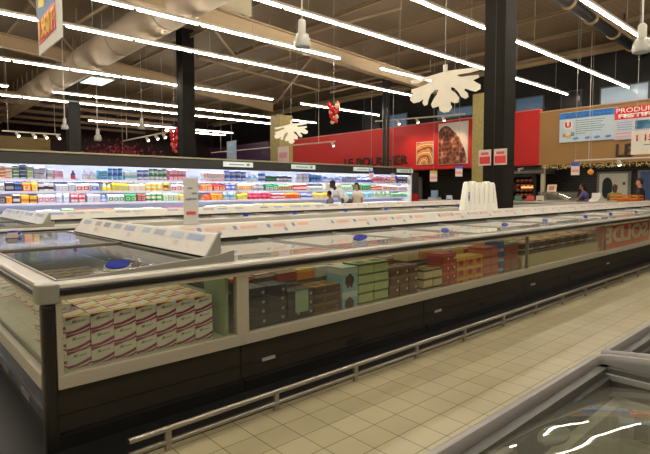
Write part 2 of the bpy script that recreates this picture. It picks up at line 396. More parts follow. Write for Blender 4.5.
# ------------------------------------------------------------------ ceiling lights
TUBE = M((255, 243, 224), .4, emit=58., var=0.)
def light_row(y, x0, x1, label):
    t = thing('strip_light', label, 'light', (x0, y, 5.1), 0, 'fluorescent light rows under the roof')
    L = x1-x0; n = max(1, round(L/1.5)); s = L/n
    MB().box(0, L, -.035, .035, .03, .085, M((190, 186, 176), .5)).build('trunking', t)
    mb = MB()
    k = 0.9
    while k < L:
        mb.tube((k, 0, .085), (k, 0, CEIL-5.1), .006, GREY, seg=4); k += 3
    mb.build('suspension_wire', t)
    for i in range(n):
        MB().tube((i*s+.045, 0, 0), ((i+1)*s-.045, 0, 0), .018, TUBE, seg=8).build('tube', t)
light_row(-2.1, -6, 18, 'light row behind the camera over the chest freezers')
light_row(0.0, -6, 18, 'light row straight above the chest freezers')
light_row(2.0, -6, 18.3, 'light row over the tiled aisle')
light_row(3.95, -6, 18.6, 'light row nearest the viewer at upper right')
light_row(6.1, -6, 20.3, 'second light row, ending above the windows on the right')
light_row(8.1, -6, 20.0, 'third light row, passing just above the large snowflake')
light_row(10.15, -6, 9.82, 'fourth light row, left part ending by the pendant lamp')
light_row(10.15, 11.45, 14.4, 'fourth light row, short part left of the large snowflake')
light_row(12.2, -6, 15.7, 'fifth light row, passing behind the yellow price banner')
light_row(16.4, -6, 12.1, 'sixth light row, left part above the bauble clusters')
light_row(16.4, 13.5, 18.5, 'sixth light row, right part above the red baubles')
light_row(20.5, -4, 3.7, 'seventh light row, short left part')
light_row(20.5, 5.05, 18.0, 'seventh light row, long part crossing the dark column')
light_row(22.4, 0, 16.4, 'eighth light row, just below the seventh')
light_row(27.5, 8.4, 17.1, 'ninth light row in the dark rear')
light_row(28.9, 13.2, 17.4, 'rearmost short light row')

# duct
DUCT = M((176, 160, 140), .8, var=.1, scale=2.)
t = thing('air_duct', 'large round cream fabric air duct hanging under the roof', 'duct', (5.45, 8.2, 5.78))
mb = MB(); N = 24; ring = []
mb.tube((0, 0, 0), (0, 26.5, 0), .45, DUCT, seg=N)
for k in range(0, 27, 3): mb.tube((0, k+.4, 0), (0, k+.46, 0), .458, M((150, 134, 114), .8), seg=N)
mb.build('duct_tube', t, smooth=True)
for k in range(1, 27): MB().tube((0, k, .44), (0, k, CEIL-5.78), .01, M((170, 156, 130), .6), seg=4).build('hanger', t)
t = thing('ventilation_unit', 'cream ventilation unit at the top beside the duct end', 'ventilator', (6.95, 11.9, 6.0))
mb = MB(); mb.box(-.55, .6, -.75, .1, 0, .45, M((198, 188, 160), .5))
for k in range(6): mb.box(-.5+.18*k, -.42+.18*k, -.7, .05, -.03, 0, M((170, 160, 134), .5))
mb.build('housing', t)
MB().tube((0, -.3, .45), (0, -.3, .9), .02, GREY).build('bracket', t)
t = thing('pipe', 'thick black pipe under the roof at upper right', 'pipe', (9.5, 5.45, 6.28))
MB().tube((0, -.1, 0), (11.0, .3, 0), .16, BLACK, seg=16).build('pipe_run', t, smooth=True)
for k in (3.9, 5.6, 7.6, 9.5): MB().tube((k, -.1+.4*k/11, 0), (k+.12, -.1+.4*(k+.12)/11, 0), .2, CREAM, seg=16).build('pipe_collar', t, smooth=True)
for k in (.5, 4., 8., 10.5): MB().tube((k, 0, .1), (k, 0, CEIL-6.28), .015, BLACK, seg=5).build('hanger', t)
t = thing('pipe', 'black bent pipe rising behind the chilled wall', 'pipe', (16.56, 14.4, 0))
MB().path([(0, 0, 0), (0, 0, 6.5), (2.9, 0, 6.42)], .085, M((20, 19, 18), .4)).build('pipe_run', t, smooth=True)
MB().path([(.3, .05, 0), (.3, .05, 6.2), (2.9, .05, 6.15)], .06, M((20, 19, 18), .4)).build('pipe_run', t, smooth=True)
mb = MB()
for k in (1., 2.6): mb.tube((k, 0, 6.4), (k, 0, CEIL), .012, BLACK, seg=5)
mb.build('hanger', t)
t = thing('skylight', 'small bright skylight left of the dark column', 'skylight', (7.75, 23.9, 6.42))
mb = MB(); mb.box(-.52, .52, -.82, .82, 0, .08, M((190, 200, 190), .5)); mb.box(-.05, .05, -.05, .05, .08, .48, GREY); mb.build('frame', t)
MB().box(-.48, .48, -.78, .78, -.01, 0, M((236, 255, 240), .5, emit=1.6)).build('pane', t)

# pendants
def pendant(x, y, z, s, label, on=False):
    t = thing('pendant_lamp', label, 'lamp', (x, y, z), 0, 'bell pendant lamps')
    mb = MB(); mb.lathe([(.07*s, .2*s), (.13*s, .18*s), (.17*s, .08*s), (.19*s, -.04*s), (.17*s, -.1*s), (.16*s, -.1*s), (.17*s, -.03*s), (.12*s, .15*s), (.05*s, .18*s)], M((150, 148, 138), .2, spec=.8, emit=.25 if on else .02), seg=20)
    mb.build('lamp_shade', t, smooth=True)
    MB().lathe([(.085*s, .2*s), (.085*s, .46*s), (.05*s, .5*s)], M((176, 174, 164), .5), seg=14).build('lamp_housing', t, smooth=True)
    MB().tube((0, 0, .5*s), (0, 0, CEIL-z), .015, M((170, 166, 156), .5), seg=6).build('rod', t)
pendant(5.87, 7.07, 4.12, .82, 'clear bell pendant lamp at upper middle, left of the red baubles', True)
pendant(10.45, 2.95, 4.02, .85, 'bell pendant lamp at the right edge above the boards', True)
pendant(8.14, 19.9, 4.0, .75, 'small bell pendant lamp between the two dark columns')
pendant(6.8, 21.05, 3.55, .8, 'small bell pendant lamp just right of the farthest column')
pendant(4.68, 17.6, 3.5, .6, 'small bell pendant lamp just left of the farthest column')
t = thing('ceiling_sensor', 'small white ceiling sensor on a rod above the light rows', 'sensor', (4.2, 8.9, 5.55))
MB().lathe([(.02, .1), (.07, .08), (.08, .02), (.05, 0)], WHITE).build('sensor_head', t); MB().tube((0, 0, .08), (0, 0, CEIL-5.55), .018, WHITE, seg=6).build('rod', t)

# snowflakes
def flake(c, R, label, tilt):
    d = Vector((c[0], c[1], 0)).normalized(); ang = math.atan2(d.y, d.x)-PI/2
    t = thing('snowflake_decoration', label, 'decoration', c, ang+tilt)
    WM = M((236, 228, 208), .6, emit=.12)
    out = [(38, 82), (90, 72), (160, 52), (268, 42), (273, 52), (240, 60), (205, 64), (197, 69), (212, 74), (245, 70), (270, 68), (273, 77), (252, 86), (262, 93), (278, 102), (278, 116), (262, 125), (244, 120), (228, 113), (222, 119),
           (235, 130), (238, 143), (228, 149), (214, 142), (204, 126), (190, 110), (178, 107), (178, 117), (195, 130), (206, 145), (204, 161), (190, 163), (178, 157), (177, 166), (183, 178), (172, 192), (155, 195), (140, 188), (137, 172), (129, 175),
           (115, 178), (110, 165), (118, 148), (130, 130), (135, 116), (123, 115), (109, 130), (101, 150), (98, 166), (87, 170), (80, 160), (84, 146), (70, 156), (50, 160), (38, 150), (38, 135), (50, 128), (40, 121), (43, 112), (62, 107), (90, 97), (108, 89), (108, 80), (90, 81), (62, 92), (42, 91)]
    MB0 = MB(); mb = MB0
    mb.prism([((x-158)/120*R, -(y-66)/120*R) for x, y in out], 'y', -.012, .012, WM)
    mb.build('cutout', t)
    MB().tube((0, 0, 0), (0, 0, CEIL-c[2]), .006, GREY, seg=5).build('hanging_wire', t)
    MB().box(-.06*R, .06*R, -.02, .02, .08*R, .3*R, WHITE).build('clip', t)
flake((7.30, 4.99, 3.40), .585, 'large white half snowflake left of the dark column', .12)
flake((10.68, 13.47, 3.66), .57, 'small white half snowflake in front of the gold column', .05)

# baubles
def baubles(c, label, n, h, cols):
    t = thing('bauble_cluster', label, 'decoration', c, 0, 'hanging bauble clusters')
    for i in range(n):
        f = i/(n-1); a = i*2.4; r = .13*(1-f*.6)
        mb = MB(); mb.ball((r*math.cos(a), r*math.sin(a), -f*h), .085*(1-.3*f), M(cols[i % len(cols)], .15, emit=.1), 12, 8)
        mb.lathe([(.02, 0), (.02, .02)], STEEL, (r*math.cos(a), r*math.sin(a), -f*h+.075*(1-.3*f)), 8)
        mb.build('bauble', t, smooth=True)
    MB().tube((0, 0, -h), (0, 0, CEIL-c[2]), .006, GREY, seg=5).build('hanging_wire', t)
baubles((9.71, 10.31, 3.87), 'red and cream bauble cluster hanging in front of the dark upper wall', 15, .5, [(200, 20, 26), (206, 24, 30), (190, 180, 140), (170, 16, 22)])
baubles((8.17, 17.1, 3.68), 'long bauble cluster with pink tip left of the dark column', 14, .8, [(206, 30, 26), (226, 90, 60), (190, 20, 90), (180, 20, 24)])

# red garland bush in the far left
t = thing('garland', 'red lit tinsel garland in the dark rear', 'decoration', (9.6, 26.0, 3.4))
mb = MB()
for i in range(260):
    p = Vector((random.gauss(0, .9), random.gauss(0, .3), random.gauss(0, .28)-.1)); d = Vector((random.uniform(-1, 1), random.uniform(-1, 1), random.uniform(-1, 1))).normalized()*.16
    mb.tube(p, p+d, .015, M((150, 14, 28), .4, emit=.12), seg=3)
mb.build('tinsel', t)['kind'] = 'stuff'; MB().tube((0, 0, 0), (0, 0, CEIL-3.4), .006, GREY, seg=4).build('hanging_wire', t)
struct('wall_panel_yellow', MB().box(4.5, 6.6, 27.4, 27.5, 1.0, 4.05, M((104, 84, 34), .6, var=.3, scale=2.)), 'dim yellow panel in the dark rear')

# track rails with spots
def track(p, q, label, spots, mat=M((196, 186, 170), .5), warm=None, aim=None, power=60):
    t = thing('track_light', label, 'light', p)
    d = Vector(q)-Vector(p)
    MB().tube((0, 0, 0), d, .03, mat, seg=6).build('rail', t)
    mb = MB()
    for f in (.1, .9): mb.tube(d*f, d*f+Vector((0, 0, CEIL-p[2]-d.z*f)), .008, mat, seg=4)
    mb.build('hanging_wire', t)
    for f in spots:
        s = MB(); c = d*f
        s.tube(c+Vector((0, 0, -.03)), c+Vector((.1, 0, -.16)), .05, mat, r2=.07, seg=10)
        so = s.build('spot_head', t)
        MB().ball(tuple(c+Vector((.1, 0, -.165))), .06, M((255, 236, 210), .4, emit=9.), 10, 6).build('bulb', so)
        if aim:
            l = bpy.data.lights.new('spot_lamp', 'SPOT'); l.energy = power; l.color = warm; l.spot_size = 1.3; l.spot_blend = .8; l.shadow_soft_size = .06
            o = bpy.data.objects.new('spot_lamp', l); COL.objects.link(o)
            w = Vector(p)+c+Vector((.12, 0, -.24)); o.location = w
            o.rotation_euler = (Vector(aim)+Vector((0, w.y, 0))-w).to_track_quat('-Z', 'Y').to_euler()
track((15.5, 27.4, 3.78), (15.5, 16.4, 3.65), 'long thin cream rail hanging in front of the red fascia', [.98])
track((17.3, 15.6, 4.62), (17.3, 10.9, 4.42), 'track light with spots above the food pictures', [.28, .5, .78], warm=(1, .62, .36), aim=(18.5, 0, 3.0), power=75)
track((4.02, 24, 3.92), (6.2, 24, 3.92), 'track light in front of the dim yellow panel', [.22, .5, .7, .93])
track((9, 24.3, 3.85), (9, 19.4, 3.84), 'track light beside the red garland', [.55, .75, .9])
track((17.6, 6.85, 2.43), (17.6, 2.4, 2.40), 'white rail below the brown fascia on the right', [.3], warm=(1, .7, .42), aim=(18.9, 0, 1.0), power=35)

# garland of tinsel under the brown fascia
t = thing('garland', 'gold tinsel garland under the brown fascia', 'decoration', (18.36, 8.3, 2.36))
mb = MB()
for i in range(420):
    y = -random.random()*6.5; p = Vector((random.gauss(0, .03), y, -.05-.05*abs(math.sin(y*2.2))+random.gauss(0, .03)))
    d = Vector((random.uniform(-1, 1), random.uniform(-1, 1), random.uniform(-1, 1))).normalized()*.07
    mb.tube(p, p+d, .007, M((200, 176, 110), .3, emit=.25), seg=3)
mb.build('tinsel', t)['kind'] = 'stuff'
t = thing('bauble', 'gold bauble hanging under the brown fascia by the door', 'decoration', (18.2, 6.55, 2.05))
mb = MB(); mb.ball((0, 0, 0), .1, M((200, 130, 50), .2, emit=.2), 14, 9); mb.lathe([(.03, .095), (.03, .12)], STEEL); mb.build('ball', t, smooth=True)
MB().tube((0, 0, .1), (0, 0, CEIL-2.05), .005, GREY, seg=4).build('hanging_wire', t)

# ------------------------------------------------------------------ freezer islands
Y0 = 2.95
RIM = [(-.004, .857), (-.004, .886), (.0, .92), (-.004, .925), (.002, .943), (.02, .95), (.085, .95), (.11, .94), (.11, .92), (.06, .915), (.05, .857)]
def rim_parts(parent, axis, a, b, flip=1, name='rim'):
    P = lambda pts: [(flip*u, v) for u, v in pts]
    MB().prism(P(RIM), axis, a, b, RIMTOP).build(name, parent, bevel=.004)
    MB().prism(P([(-.02, .888), (-.02, .916), (-.005, .92), (-.004, .884)]), axis, a, b, BLACK).build('bumper_strip', parent)
    MB().prism(P([(-.0075, .858), (-.0075, .884), (-.0045, .884), (-.0045, .858)]), axis, a, b, GREIGE).build('rim_band', parent)

def oval_handle(parent, x, y, z, face=0.):
    """blue oval grip standing on the lid's edge"""
    mb = MB(); n = 22
    pts = [(.085*math.cos(2*PI*k/n), .036*math.sin(2*PI*k/n)) for k in range(n)]
    mb.prism(pts, 'z', -.004, .006, M((205, 208, 200), .4))
    mb.prism([(u*.93, v*.88+.003) for u, v in pts], 'z', .006, .016, BLUE)
    o = mb.build('handle', parent, (x, y, z), label='blue oval handle')
    o.rotation_euler = (math.radians(48), 0, face)
    return o

def canopy_labels(parent, n, x0, dx, y0, z0, y1, z1, axis='x', seed=0, cool=False):
    """price tickets stuck along the slanted front of a canopy"""
    rnd = random.Random(seed)
    def quad(u0, u1, f0, f1, mat, name):
        e = .0022
        pts = [(u, y0+(y1-y0)*f-e, z0+(z1-z0)*f+e) for u, f in ((u0, f0), (u1, f0), (u1, f1), (u0, f1))]
        if axis == 'y': pts = [(p[1], p[0], p[2]) for p in pts]
        MB().poly(pts, mat).build(name, parent)
    for i in range(n):
        u = x0+dx*i+rnd.uniform(-.04, .04)
        if cool:
            quad(u, u+dx*rnd.uniform(.5, .85), .62, .9, M(rnd.choice([(156, 172, 206), (166, 178, 198), (146, 146, 160), (182, 198, 216), (180, 168, 174)]), .5), 'price_ticket')
            if i % 3 == 1: quad(u+.02, u+.1, .28, .5, M((206, 190, 186), .5), 'price_ticket')
        else:
            quad(u, u+dx*rnd.uniform(.35, .6), .58, .82, M(rnd.choice([(226, 176, 154), (228, 184, 164), (224, 190, 172)]), .5), 'price_ticket')
            quad(u-.09, u-.045, .55, .84, M((140, 146, 190), .5), 'price_ticket')
            if i % 2: quad(u+dx*.3, u+dx*.3+.045, .2, .48, M((150, 156, 196), .5), 'price_ticket')

def section(x0, x1, yo, label, handles, group, seed, cool=False, mirror=False, lab=True):
    """one unit of a freezer row, front at local y=0, 1.6 m deep; mirrored units face away"""
    L = x1-x0
    t = thing('freezer_unit', label, 'freezer', (x0 if not mirror else x1, yo, 0), PI if mirror else 0, group)
    mb = MB(); mb.box(.004, L-.004, .05, 1.6, .1, .362, DARK); mb.box(.01, L-.01, .0, 1.55, 0, .1, BLACK); mb.box(0, L, -.3, .0, 0, .022, BLACK)  # low black strip before the base paints shade onto the floor
    mb.box(.004, L-.004, .043, .05, .205, .36, DARK); mb.box(.004, L-.004, .043, .05, .105, .2, DARK)
    mb.build('base_panel_and_shade', t)
    MB().box(0, L, .0, .06, .362, .44, GREIGE).build('trim_strip', t, bevel=.004)
    if seed % 20 == 0: MB().box(0, .045, .0, .05, .44, .857, GREIGE).build('mullion', t)
    elif seed % 20 > 1: MB().box(.0, .022, .005, .04, .44, .857, M((120, 118, 106), .4)).build('mullion', t)
    MB().poly([(.0, .02, .442), (L, .02, .442), (L, .02, .857), (.0, .02, .857)], PANE).build('glass_pane', t)
    rim_parts(t, 'x', .0, L)
    mb = MB(); mb.box(.05, L-.01, .06, 1.38, .362, .375, LINER); mb.box(.01, L-.01, 1.38, 1.6, .362, .925, LINER)
    mb.build('tub_liner', t)
    n = 2
    for k in range(n):
        a, b = k*L/n, (k+1)*L/n
        zz = .944+.006*(k % 2)
        ld = MB().poly([(a+.012, .085, zz), (b-.012, .085, zz), (b-.012, 1.37, zz), (a+.012, 1.37, zz)], FROST).build('lid', t)
        mb = MB(); mb.box(a+.004, a+.014, .085, 1.37, zz-.004, zz+.009, GREY); mb.box(b-.014, b-.004, .085, 1.37, zz-.004, zz+.009, GREY)
        mb.box(a+.004, b-.004, .078, .088, zz-.003, zz+.009, GREY); mb.build('lid_frame', ld)
        for h in handles:
            if a <= h-x0 < b:
                oval_handle(ld, h-x0, .42, zz+.026)
                if seed == 0: oval_handle(ld, h-x0+.075, .46, zz+.026)
    MB().box(.0, L, 1.41, 1.6, .925, .985, M((40, 38, 34), .6)).build('canopy_shadow_strip', t)  # dark strip painting the shadow line under the canopy
    c = MB().prism([(1.375, .985), (1.50, 1.105), (1.53, 1.115), (1.6, 1.115), (1.6, .985)], 'x', 0, L, PANELWHITE).build('price_canopy', t, bevel=.004)
    if lab: canopy_labels(c, max(3, int(L/.42)), .17, (L-.26)/max(3, int(L/.42)), 1.375, .985, 1.50, 1.105, 'x', seed, cool)
    if not mirror:
        MB().box(.18, .30, .036, .043, .19, .215, M((190, 186, 176), .5)).build('nameplate', t)
        MB().box(L*.5, L*.5+.16, .036, .043, .12, .165, BLACK).build('vent_slot', t)
    return t

def end_unit(yo, label, group, seed):
    """end of an island, x from .66 to 1.9 and 3.95 m across"""
    X0 = .64; L = 1.26; D = 3.95
    t = thing('end_freezer', label, 'freezer', (X0, yo, 0), 0, group)
    mb = MB(); mb.box(.055, L-.004, .05, D-.05, .1, .362, DARK); mb.box(.06, L-.0, .0, D-.12, 0, .1, BLACK); mb.box(-.2, L, -.3, 0, 0, .022, BLACK); mb.box(-.2, .06, 0, D, 0, .022, BLACK)  # flat black strips around the foot stand in for shade on the floor
    mb.box(.06, L-.004, .043, .05, .205, .36, DARK); mb.box(.06, L-.004, .043, .05, .105, .2, DARK); mb.build('base_panel_and_shade', t)
    mb = MB(); mb.box(.045, .055, .06, D-.06, .1, .362, GLOSSBLACK); mb.box(.03, .045, .06, D-.06, .14, .2, M((24, 24, 23), .3)); mb.build('end_panel', t)
    for k in range(5): MB().box(.022, .03, .5+.62*k, .72+.62*k, .15, .185, M((110, 108, 100), .4)).build('end_vent', t)
    for y in (0, D-.07): MB().box(.0, .07, y, y+.07, .0, .845, M((24, 23, 21), .35)).build('corner_post', t, bevel=.02)
    mb = MB(); mb.box(.07, L, 0, .06, .362, .44, GREIGE); mb.build('trim_strip', t, bevel=.004)
    mb = MB(); mb.box(0, .06, .07, D-.07, .362, .45, GREIGE); mb.build('trim_strip', t, bevel=.004)
    MB().box(.07, .1, 0, .05, .44, .857, GREIGE).build('mullion', t); MB().box(L-.05, L, 0, .05, .44, .857, GREIGE).build('mullion', t)
    MB().poly([(.1, .02, .442), (L-.05, .02, .442), (L-.05, .02, .857), (.1, .02, .857)], PANE).build('glass_pane', t)
    MB().poly([(.02, .07, .452), (.02, D-.07, .452), (.02, D-.07, .857), (.02, .07, .857)], PANE).build('glass_pane', t)
    rim_parts(t, 'x', .03, L)
    rim_parts(t, 'y', .03, D-.03)
    MB().prism([(D-u, v) for u, v in RIM], 'x', .03, L, RIMTOP).build('rim', t)
    # rounded corner caps
    for y in (0, D):
        s = 1 if y == 0 else -1
        pts = [(-.022+.06*(1-math.cos(a)), y+s*(-.022+.06*(1-math.sin(a)))) for a in [PI/2*k/6 for k in range(7)]]
        pts = [(.09, pts[-1][1]), (.09, y+s*.09), (-.022, y+s*.09)]+pts
        MB().prism(pts, 'z', .845, .952, M((140, 140, 130), .35)).build('corner_cap', t, bevel=.01)
    mb = MB(); mb.box(.05, L-.1, .06, D-.06, .40, .43, LINER); mb.box(L-.1, L-.06, .3, D-.06, .43, .70, LINER); mb.build('tub_liner', t)
    # grille and divider on the inner right side
    mb = MB(); mb.box(L-.09, L-.07, .36, D-.3, .72, .9, M((120, 132, 118), .5))
    for k in range(8): mb.box(L-.1, L-.075, .36, D-.3, .725+.022*k, .737+.022*k, M((70, 82, 72), .5))
    mb.build('air_grille', t)
    MB().prism([(.06, .33), (.3, .33), (.31, .6), (.4, .9), (.06, .9)], 'x', L-.11, L-.085, M((150, 172, 140), .35)).build('divider_panel', t)
    MB().box(.1, L-.12, D/2-.03, D/2+.03, .925, .958, M((120, 116, 104), .35)).build('lid_rail', t)
    for k, (a, b, hy, fc) in enumerate(((.1, D/2, .31, 0.), (D/2, D-.1, D-.44, 0.))):
        zz = .944+.006*k
        ld = MB().poly([(.11, a+.01, zz), (L-.13, a+.01, zz), (L-.13, b-.01, zz), (.11, b-.01, zz)], LID).build('lid', t)
        mb = MB(); mb.box(.1, L-.12, a, a+.012, zz-.003, zz+.01, GREY); mb.box(.1, L-.12, b-.012, b, zz-.003, zz+.01, GREY); mb.box(.1, .112, a, b, zz-.003, zz+.01, GREY); mb.box(L-.132, L-.12, a, b, zz-.003, zz+.01, GREY); mb.build('lid_frame', ld)
        oval_handle(ld, .51, hy, zz+.026, fc)
        if k: MB().box(.4, .5, hy-.3, hy-.28, zz+.006, zz+.06, M((206, 190, 176), .5)).build('lid_ticket', ld)
    # canopy across the island
    MB().box(L-.08, L, .3, D-.3, .925, .975, M((40, 38, 34), .6)).build('canopy_shadow_strip', t)  # dark strip, painted shade beneath the cross canopy
    c = MB().prism([(L-.125, .972), (L-.015, 1.125), (L+.0, 1.13), (L+.0, .972)], 'y', .32, D-.45, PANELWHITE).build('price_canopy', t, bevel=.003)
    canopy_labels(c, 9, .5, .33, L-.125, .972, L-.015, 1.125, 'y', seed, True)
    MB().prism([(L-.135, .945), (L-.015, 1.135), (L+.002, 1.14), (L+.002, .93), (L-.135, .93)], 'y', .30, .322, M((160, 160, 150), .4)).build('canopy_end', t)
    mb = MB()
    mb.prism([(.1, .94), (L, .94), (L, 1.03), (L-.14, 1.0), (.1, .952)], 'y', .11, .125, M((150, 148, 136), .4)); mb.box(L-.14, L, .125, .3, .93, .965, M((150, 148, 136), .4)); mb.build('canopy_foot', t)
    return t

GA = 'freezer units of the near island'; GB = 'freezer units of the far island'
end_unit(Y0, 'glass end freezer nearest the viewer, full of white and pink cartons', 'end freezers', 1)
XS = [1.9, 4.05, 6.19, 8.95, 11.7, 14.4, 17.0]
HS = [3.5, 4.95, 6.36, 7.6, 9.17, 10.4, 11.9, 13.3, 14.8, 16.2]
LA = ['front freezer unit of near island next to the end freezer, navy cartons inside', 'second front freezer unit of near island, orange and red packs inside', 'third front freezer unit of near island, dark packs over an added beige board',
      'fourth front freezer unit of near island, behind the added red lettered board', 'fifth front freezer unit of near island, toward the right edge', 'front freezer unit of near island farthest right']
LAB_ = ['rear-facing freezer unit of near island, first from the end freezer', 'rear-facing freezer unit of near island, second along', 'rear-facing freezer unit of near island beside the dark column', 'rear-facing freezer unit of near island, fourth along', 'rear-facing freezer unit of near island, fifth along', 'rear-facing freezer unit of near island farthest right']
for i in range(6):
    section(XS[i], XS[i+1], Y0, LA[i], HS, GA, i)
    section(XS[i], XS[i+1], Y0+3.95, LAB_[i], [], GA, 20+i, mirror=True, lab=False)
end_unit(Y0+4.75, 'end freezer of the far island at the left edge', 'end freezers', 2)
HB = [4.25, 5.3, 6.5, 8.0, 9.4, 10.9, 12.6, 14.]
LB = ['front freezer unit of far island next to its end freezer', 'front freezer unit of far island behind the clear price sign', 'third front freezer unit of far island', 'front freezer unit of far island before the shoppers', 'front freezer unit of far island left of the paper bags', 'front freezer unit of far island behind the paper bags']
for i in range(6):
    section(XS[i], XS[i+1], Y0+4.75, LB[i], HB, GB, 40+i, cool=(i < 3))

# the bumper rails in front of the cabinets
t = thing('bumper_rail', 'double steel bumper rail along the foot of the near freezers', 'rail', (.95, 2.6, 0))
MB().tube((0, 0, .125), (16, 0, .125), .017, STEEL, seg=10).build('upper_rail', t, smooth=True)
MB().tube((0, 0, .05), (16, 0, .055), .015, STEEL, seg=10).build('lower_rail', t, smooth=True)
for k in range(22): MB().box(.2+.75*k, .235+.75*k, -.012, .012, 0, .125, M((160, 152, 140), .4, .6)).build('post', t)
t = thing('bumper_rail', 'low steel bumper rail along the end of the near island', 'rail', (.38, 2.95, 0))
MB().tube((0, 0, .1), (0, 3.9, .1), .02, M((90, 90, 88), .3, 1.), seg=10).build('upper_rail', t, smooth=True)
for k in range(5): MB().box(-.012, .012, .1+.9*k, .13+.9*k, 0, .1, M((90, 90, 88), .4, .6)).build('post', t)

# white and pink cartons in the end freezer
MAG = M((150, 12, 100), .5, var=.1); CW = M((238, 236, 226), .5, var=.05); YEL = M((236, 182, 60), .5); CREAMY = M((232, 222, 186), .5); PINK = M((206, 70, 120), .5)
def pink_carton():
    w, d, h = .130, .185, .098; mb = MB(); mb.box(0, w, 0, d, 0, h, CW); e = .0006
    def fr(pts, m, k=1):
        mb.poly([(x*w, -e*k, z*h) for x, z in pts], m)            # front
        mb.poly([(-e*k, (1-x)*d, z*h) for x, z in pts], m)         # left side
    fr([(0, .16), (.35, .2), (.7, .34), (1, .50), (1, .30), (.7, .16), (.4, .06), (0, .02)], MAG)
    fr([(.35, 0), (.75, .08), (1, .22), (1, .10), (.8, 0)], MAG)
    fr([(0, 1), (.9, 1), (.45, .94), (.0, .80)], MAG)
    # curved script word
    ink = M((56, 44, 52), .5)
    fr([(.24, .60), (.28, .60), (.33, .78), (.30, .79)], ink, 2); fr([(.30, .76), (.34, .79), (.37, .62), (.34, .62)], ink, 2); fr([(.35, .62), (.40, .80), (.43, .79), (.39, .62)], ink, 2)
    for k in range(5):
        a = .44+.075*k; fr([(a, .64+.012*k), (a+.06, .66+.012*k), (a+.062, .74+.012*k), (a+.045, .75+.012*k), (a+.04, .69+.012*k), (a, .68+.012*k)], ink, 2)
    def tp(pts, m, k=1): mb.poly([(x*w, y*d, h+e*k) for x, y in pts], m)
    tp([(0, 0), (.55, 0), (1, .25), (1, .5), (.5, .25), (0, .2)], YEL); tp([(0, .28), (.5, .36), (1, .62), (1, .72), (.45, .5), (0, .42)], CREAMY)
    tp([(0, .62), (.45, .72), (1, .95), (1, 1), (.6, 1), (0, .82)], PINK); tp([(0, .9), (.3, 1), (0, 1)], MAG)
    return mb.mesh('frozen_carton')
pc = pink_carton()
def carton(me, loc, label, group, name='frozen_carton', rz=0.):
    o = bpy.data.objects.new(name, me); COL.objects.link(o); o.location = loc; o.rotation_euler = (0, 0, rz)
    tag(o, label, 'carton', group); return o
rowname = ['front', 'second', 'third', 'fourth', 'fifth', 'sixth', 'seventh']
for r in range(7):
    for c in range(7):
        for l in range(1, 4):
            if l < 3 and not (r == 0 or (c == 0 and r < 4)): continue
            if l == 3 and r == 1 and c == 0: continue
            x = .782+.1335*c+(.004*random.random()); y = 3.06+.19*r+.004*random.random()
            lay = ['', 'bottom', 'middle', 'top'][l]
            carton(pc, (x, y, .332+.1*l), 'white and magenta frozen carton, %s layer of the %s row behind the end glass' % (lay, rowname[r]), 'pink cartons in the end freezer', 'dessert_carton')
# the same cartons in the rear half of the end freezer, seen through the lids
for r in range(4):
    for c in range(7):
        carton(pc, (.79+.1335*c, 5.0+.2*r, .532), 'white and magenta frozen carton lying under the rear lid, row %d from the lid rail' % (r+1), 'pink cartons under the rear lid', 'dessert_carton')
t = thing('shelf_board', 'pale board carrying the cartons under the rear lid', 'board', (.78, 4.98, .431))
mb = MB(); mb.box(0, .95, 0, .84, .08, .1, LINER)
for x in (0.02, .45, .9): mb.box(x, x+.03, 0.02, .8, 0, .08, LINER)
mb.build('board', t)
t = thing('shelf_board', 'pale board under the top layer of pink cartons behind the glass', 'board', (.93, 3.27, .431))
mb = MB(); mb.box(0, .8, 0, 1.14, .18, .199, LINER)
for x in (0.0, .38, .77): mb.box(x, x+.03, 0.02, 1.1, 0, .18, LINER)
mb.build('board', t)

# ice-cream cartons in the glass-fronted row
def plain_carton(w, d, h, side, top, band, dot=None, art=None):
    mb = MB(); mb.box(0, w, 0, d, 0, h, side, top=top); e = .0008
    mb.poly([(0, -e, h*.72), (w, -e, h*.72), (w, -e, h*.95), (0, -e, h*.95)], band)
    mb.poly([(-e, d, h*.72), (-e, 0, h*.72), (-e, 0, h*.95), (-e, d, h*.95)], band)
    if dot: mb.poly([(w*.8+.014*math.cos(k*PI/5), -2*e, h*.42+.013*math.sin(k*PI/5)) for k in range(10)], dot)
    if art: mb.poly([(w*(.45+.3*math.cos(k*PI/6)), -2*e, h*(.42+.3*math.sin(k*PI/6)+.08*math.sin(3*k))) for k in range(12)], art)
    mb.poly([(w*.15, d*.15, h+e), (w*.85, d*.15, h+e), (w*.85, d*.7, h+e), (w*.15, d*.7, h+e)], band)
    return mb.mesh('frozen_carton')
NAVY = M((22, 24, 46), .4); BRN = M((70, 44, 28), .5); DBRN = M((52, 34, 24), .5); LBL = M((150, 196, 214), .5); LGR = M((196, 206, 150), .5); REDP = M((168, 30, 28), .5)
ORG = M((222, 130, 30), .5); YLW = M((228, 190, 80), .5); CRM = M((214, 200, 150), .5); PCH = M((200, 110, 80), .5); GRN = M((60, 120, 60), .5); SKY = M((40, 80, 170), .5); WHT = M((226, 222, 206), .5); GOLD = M((186, 150, 70), .5)
BLK = M((24, 24, 28), .5)
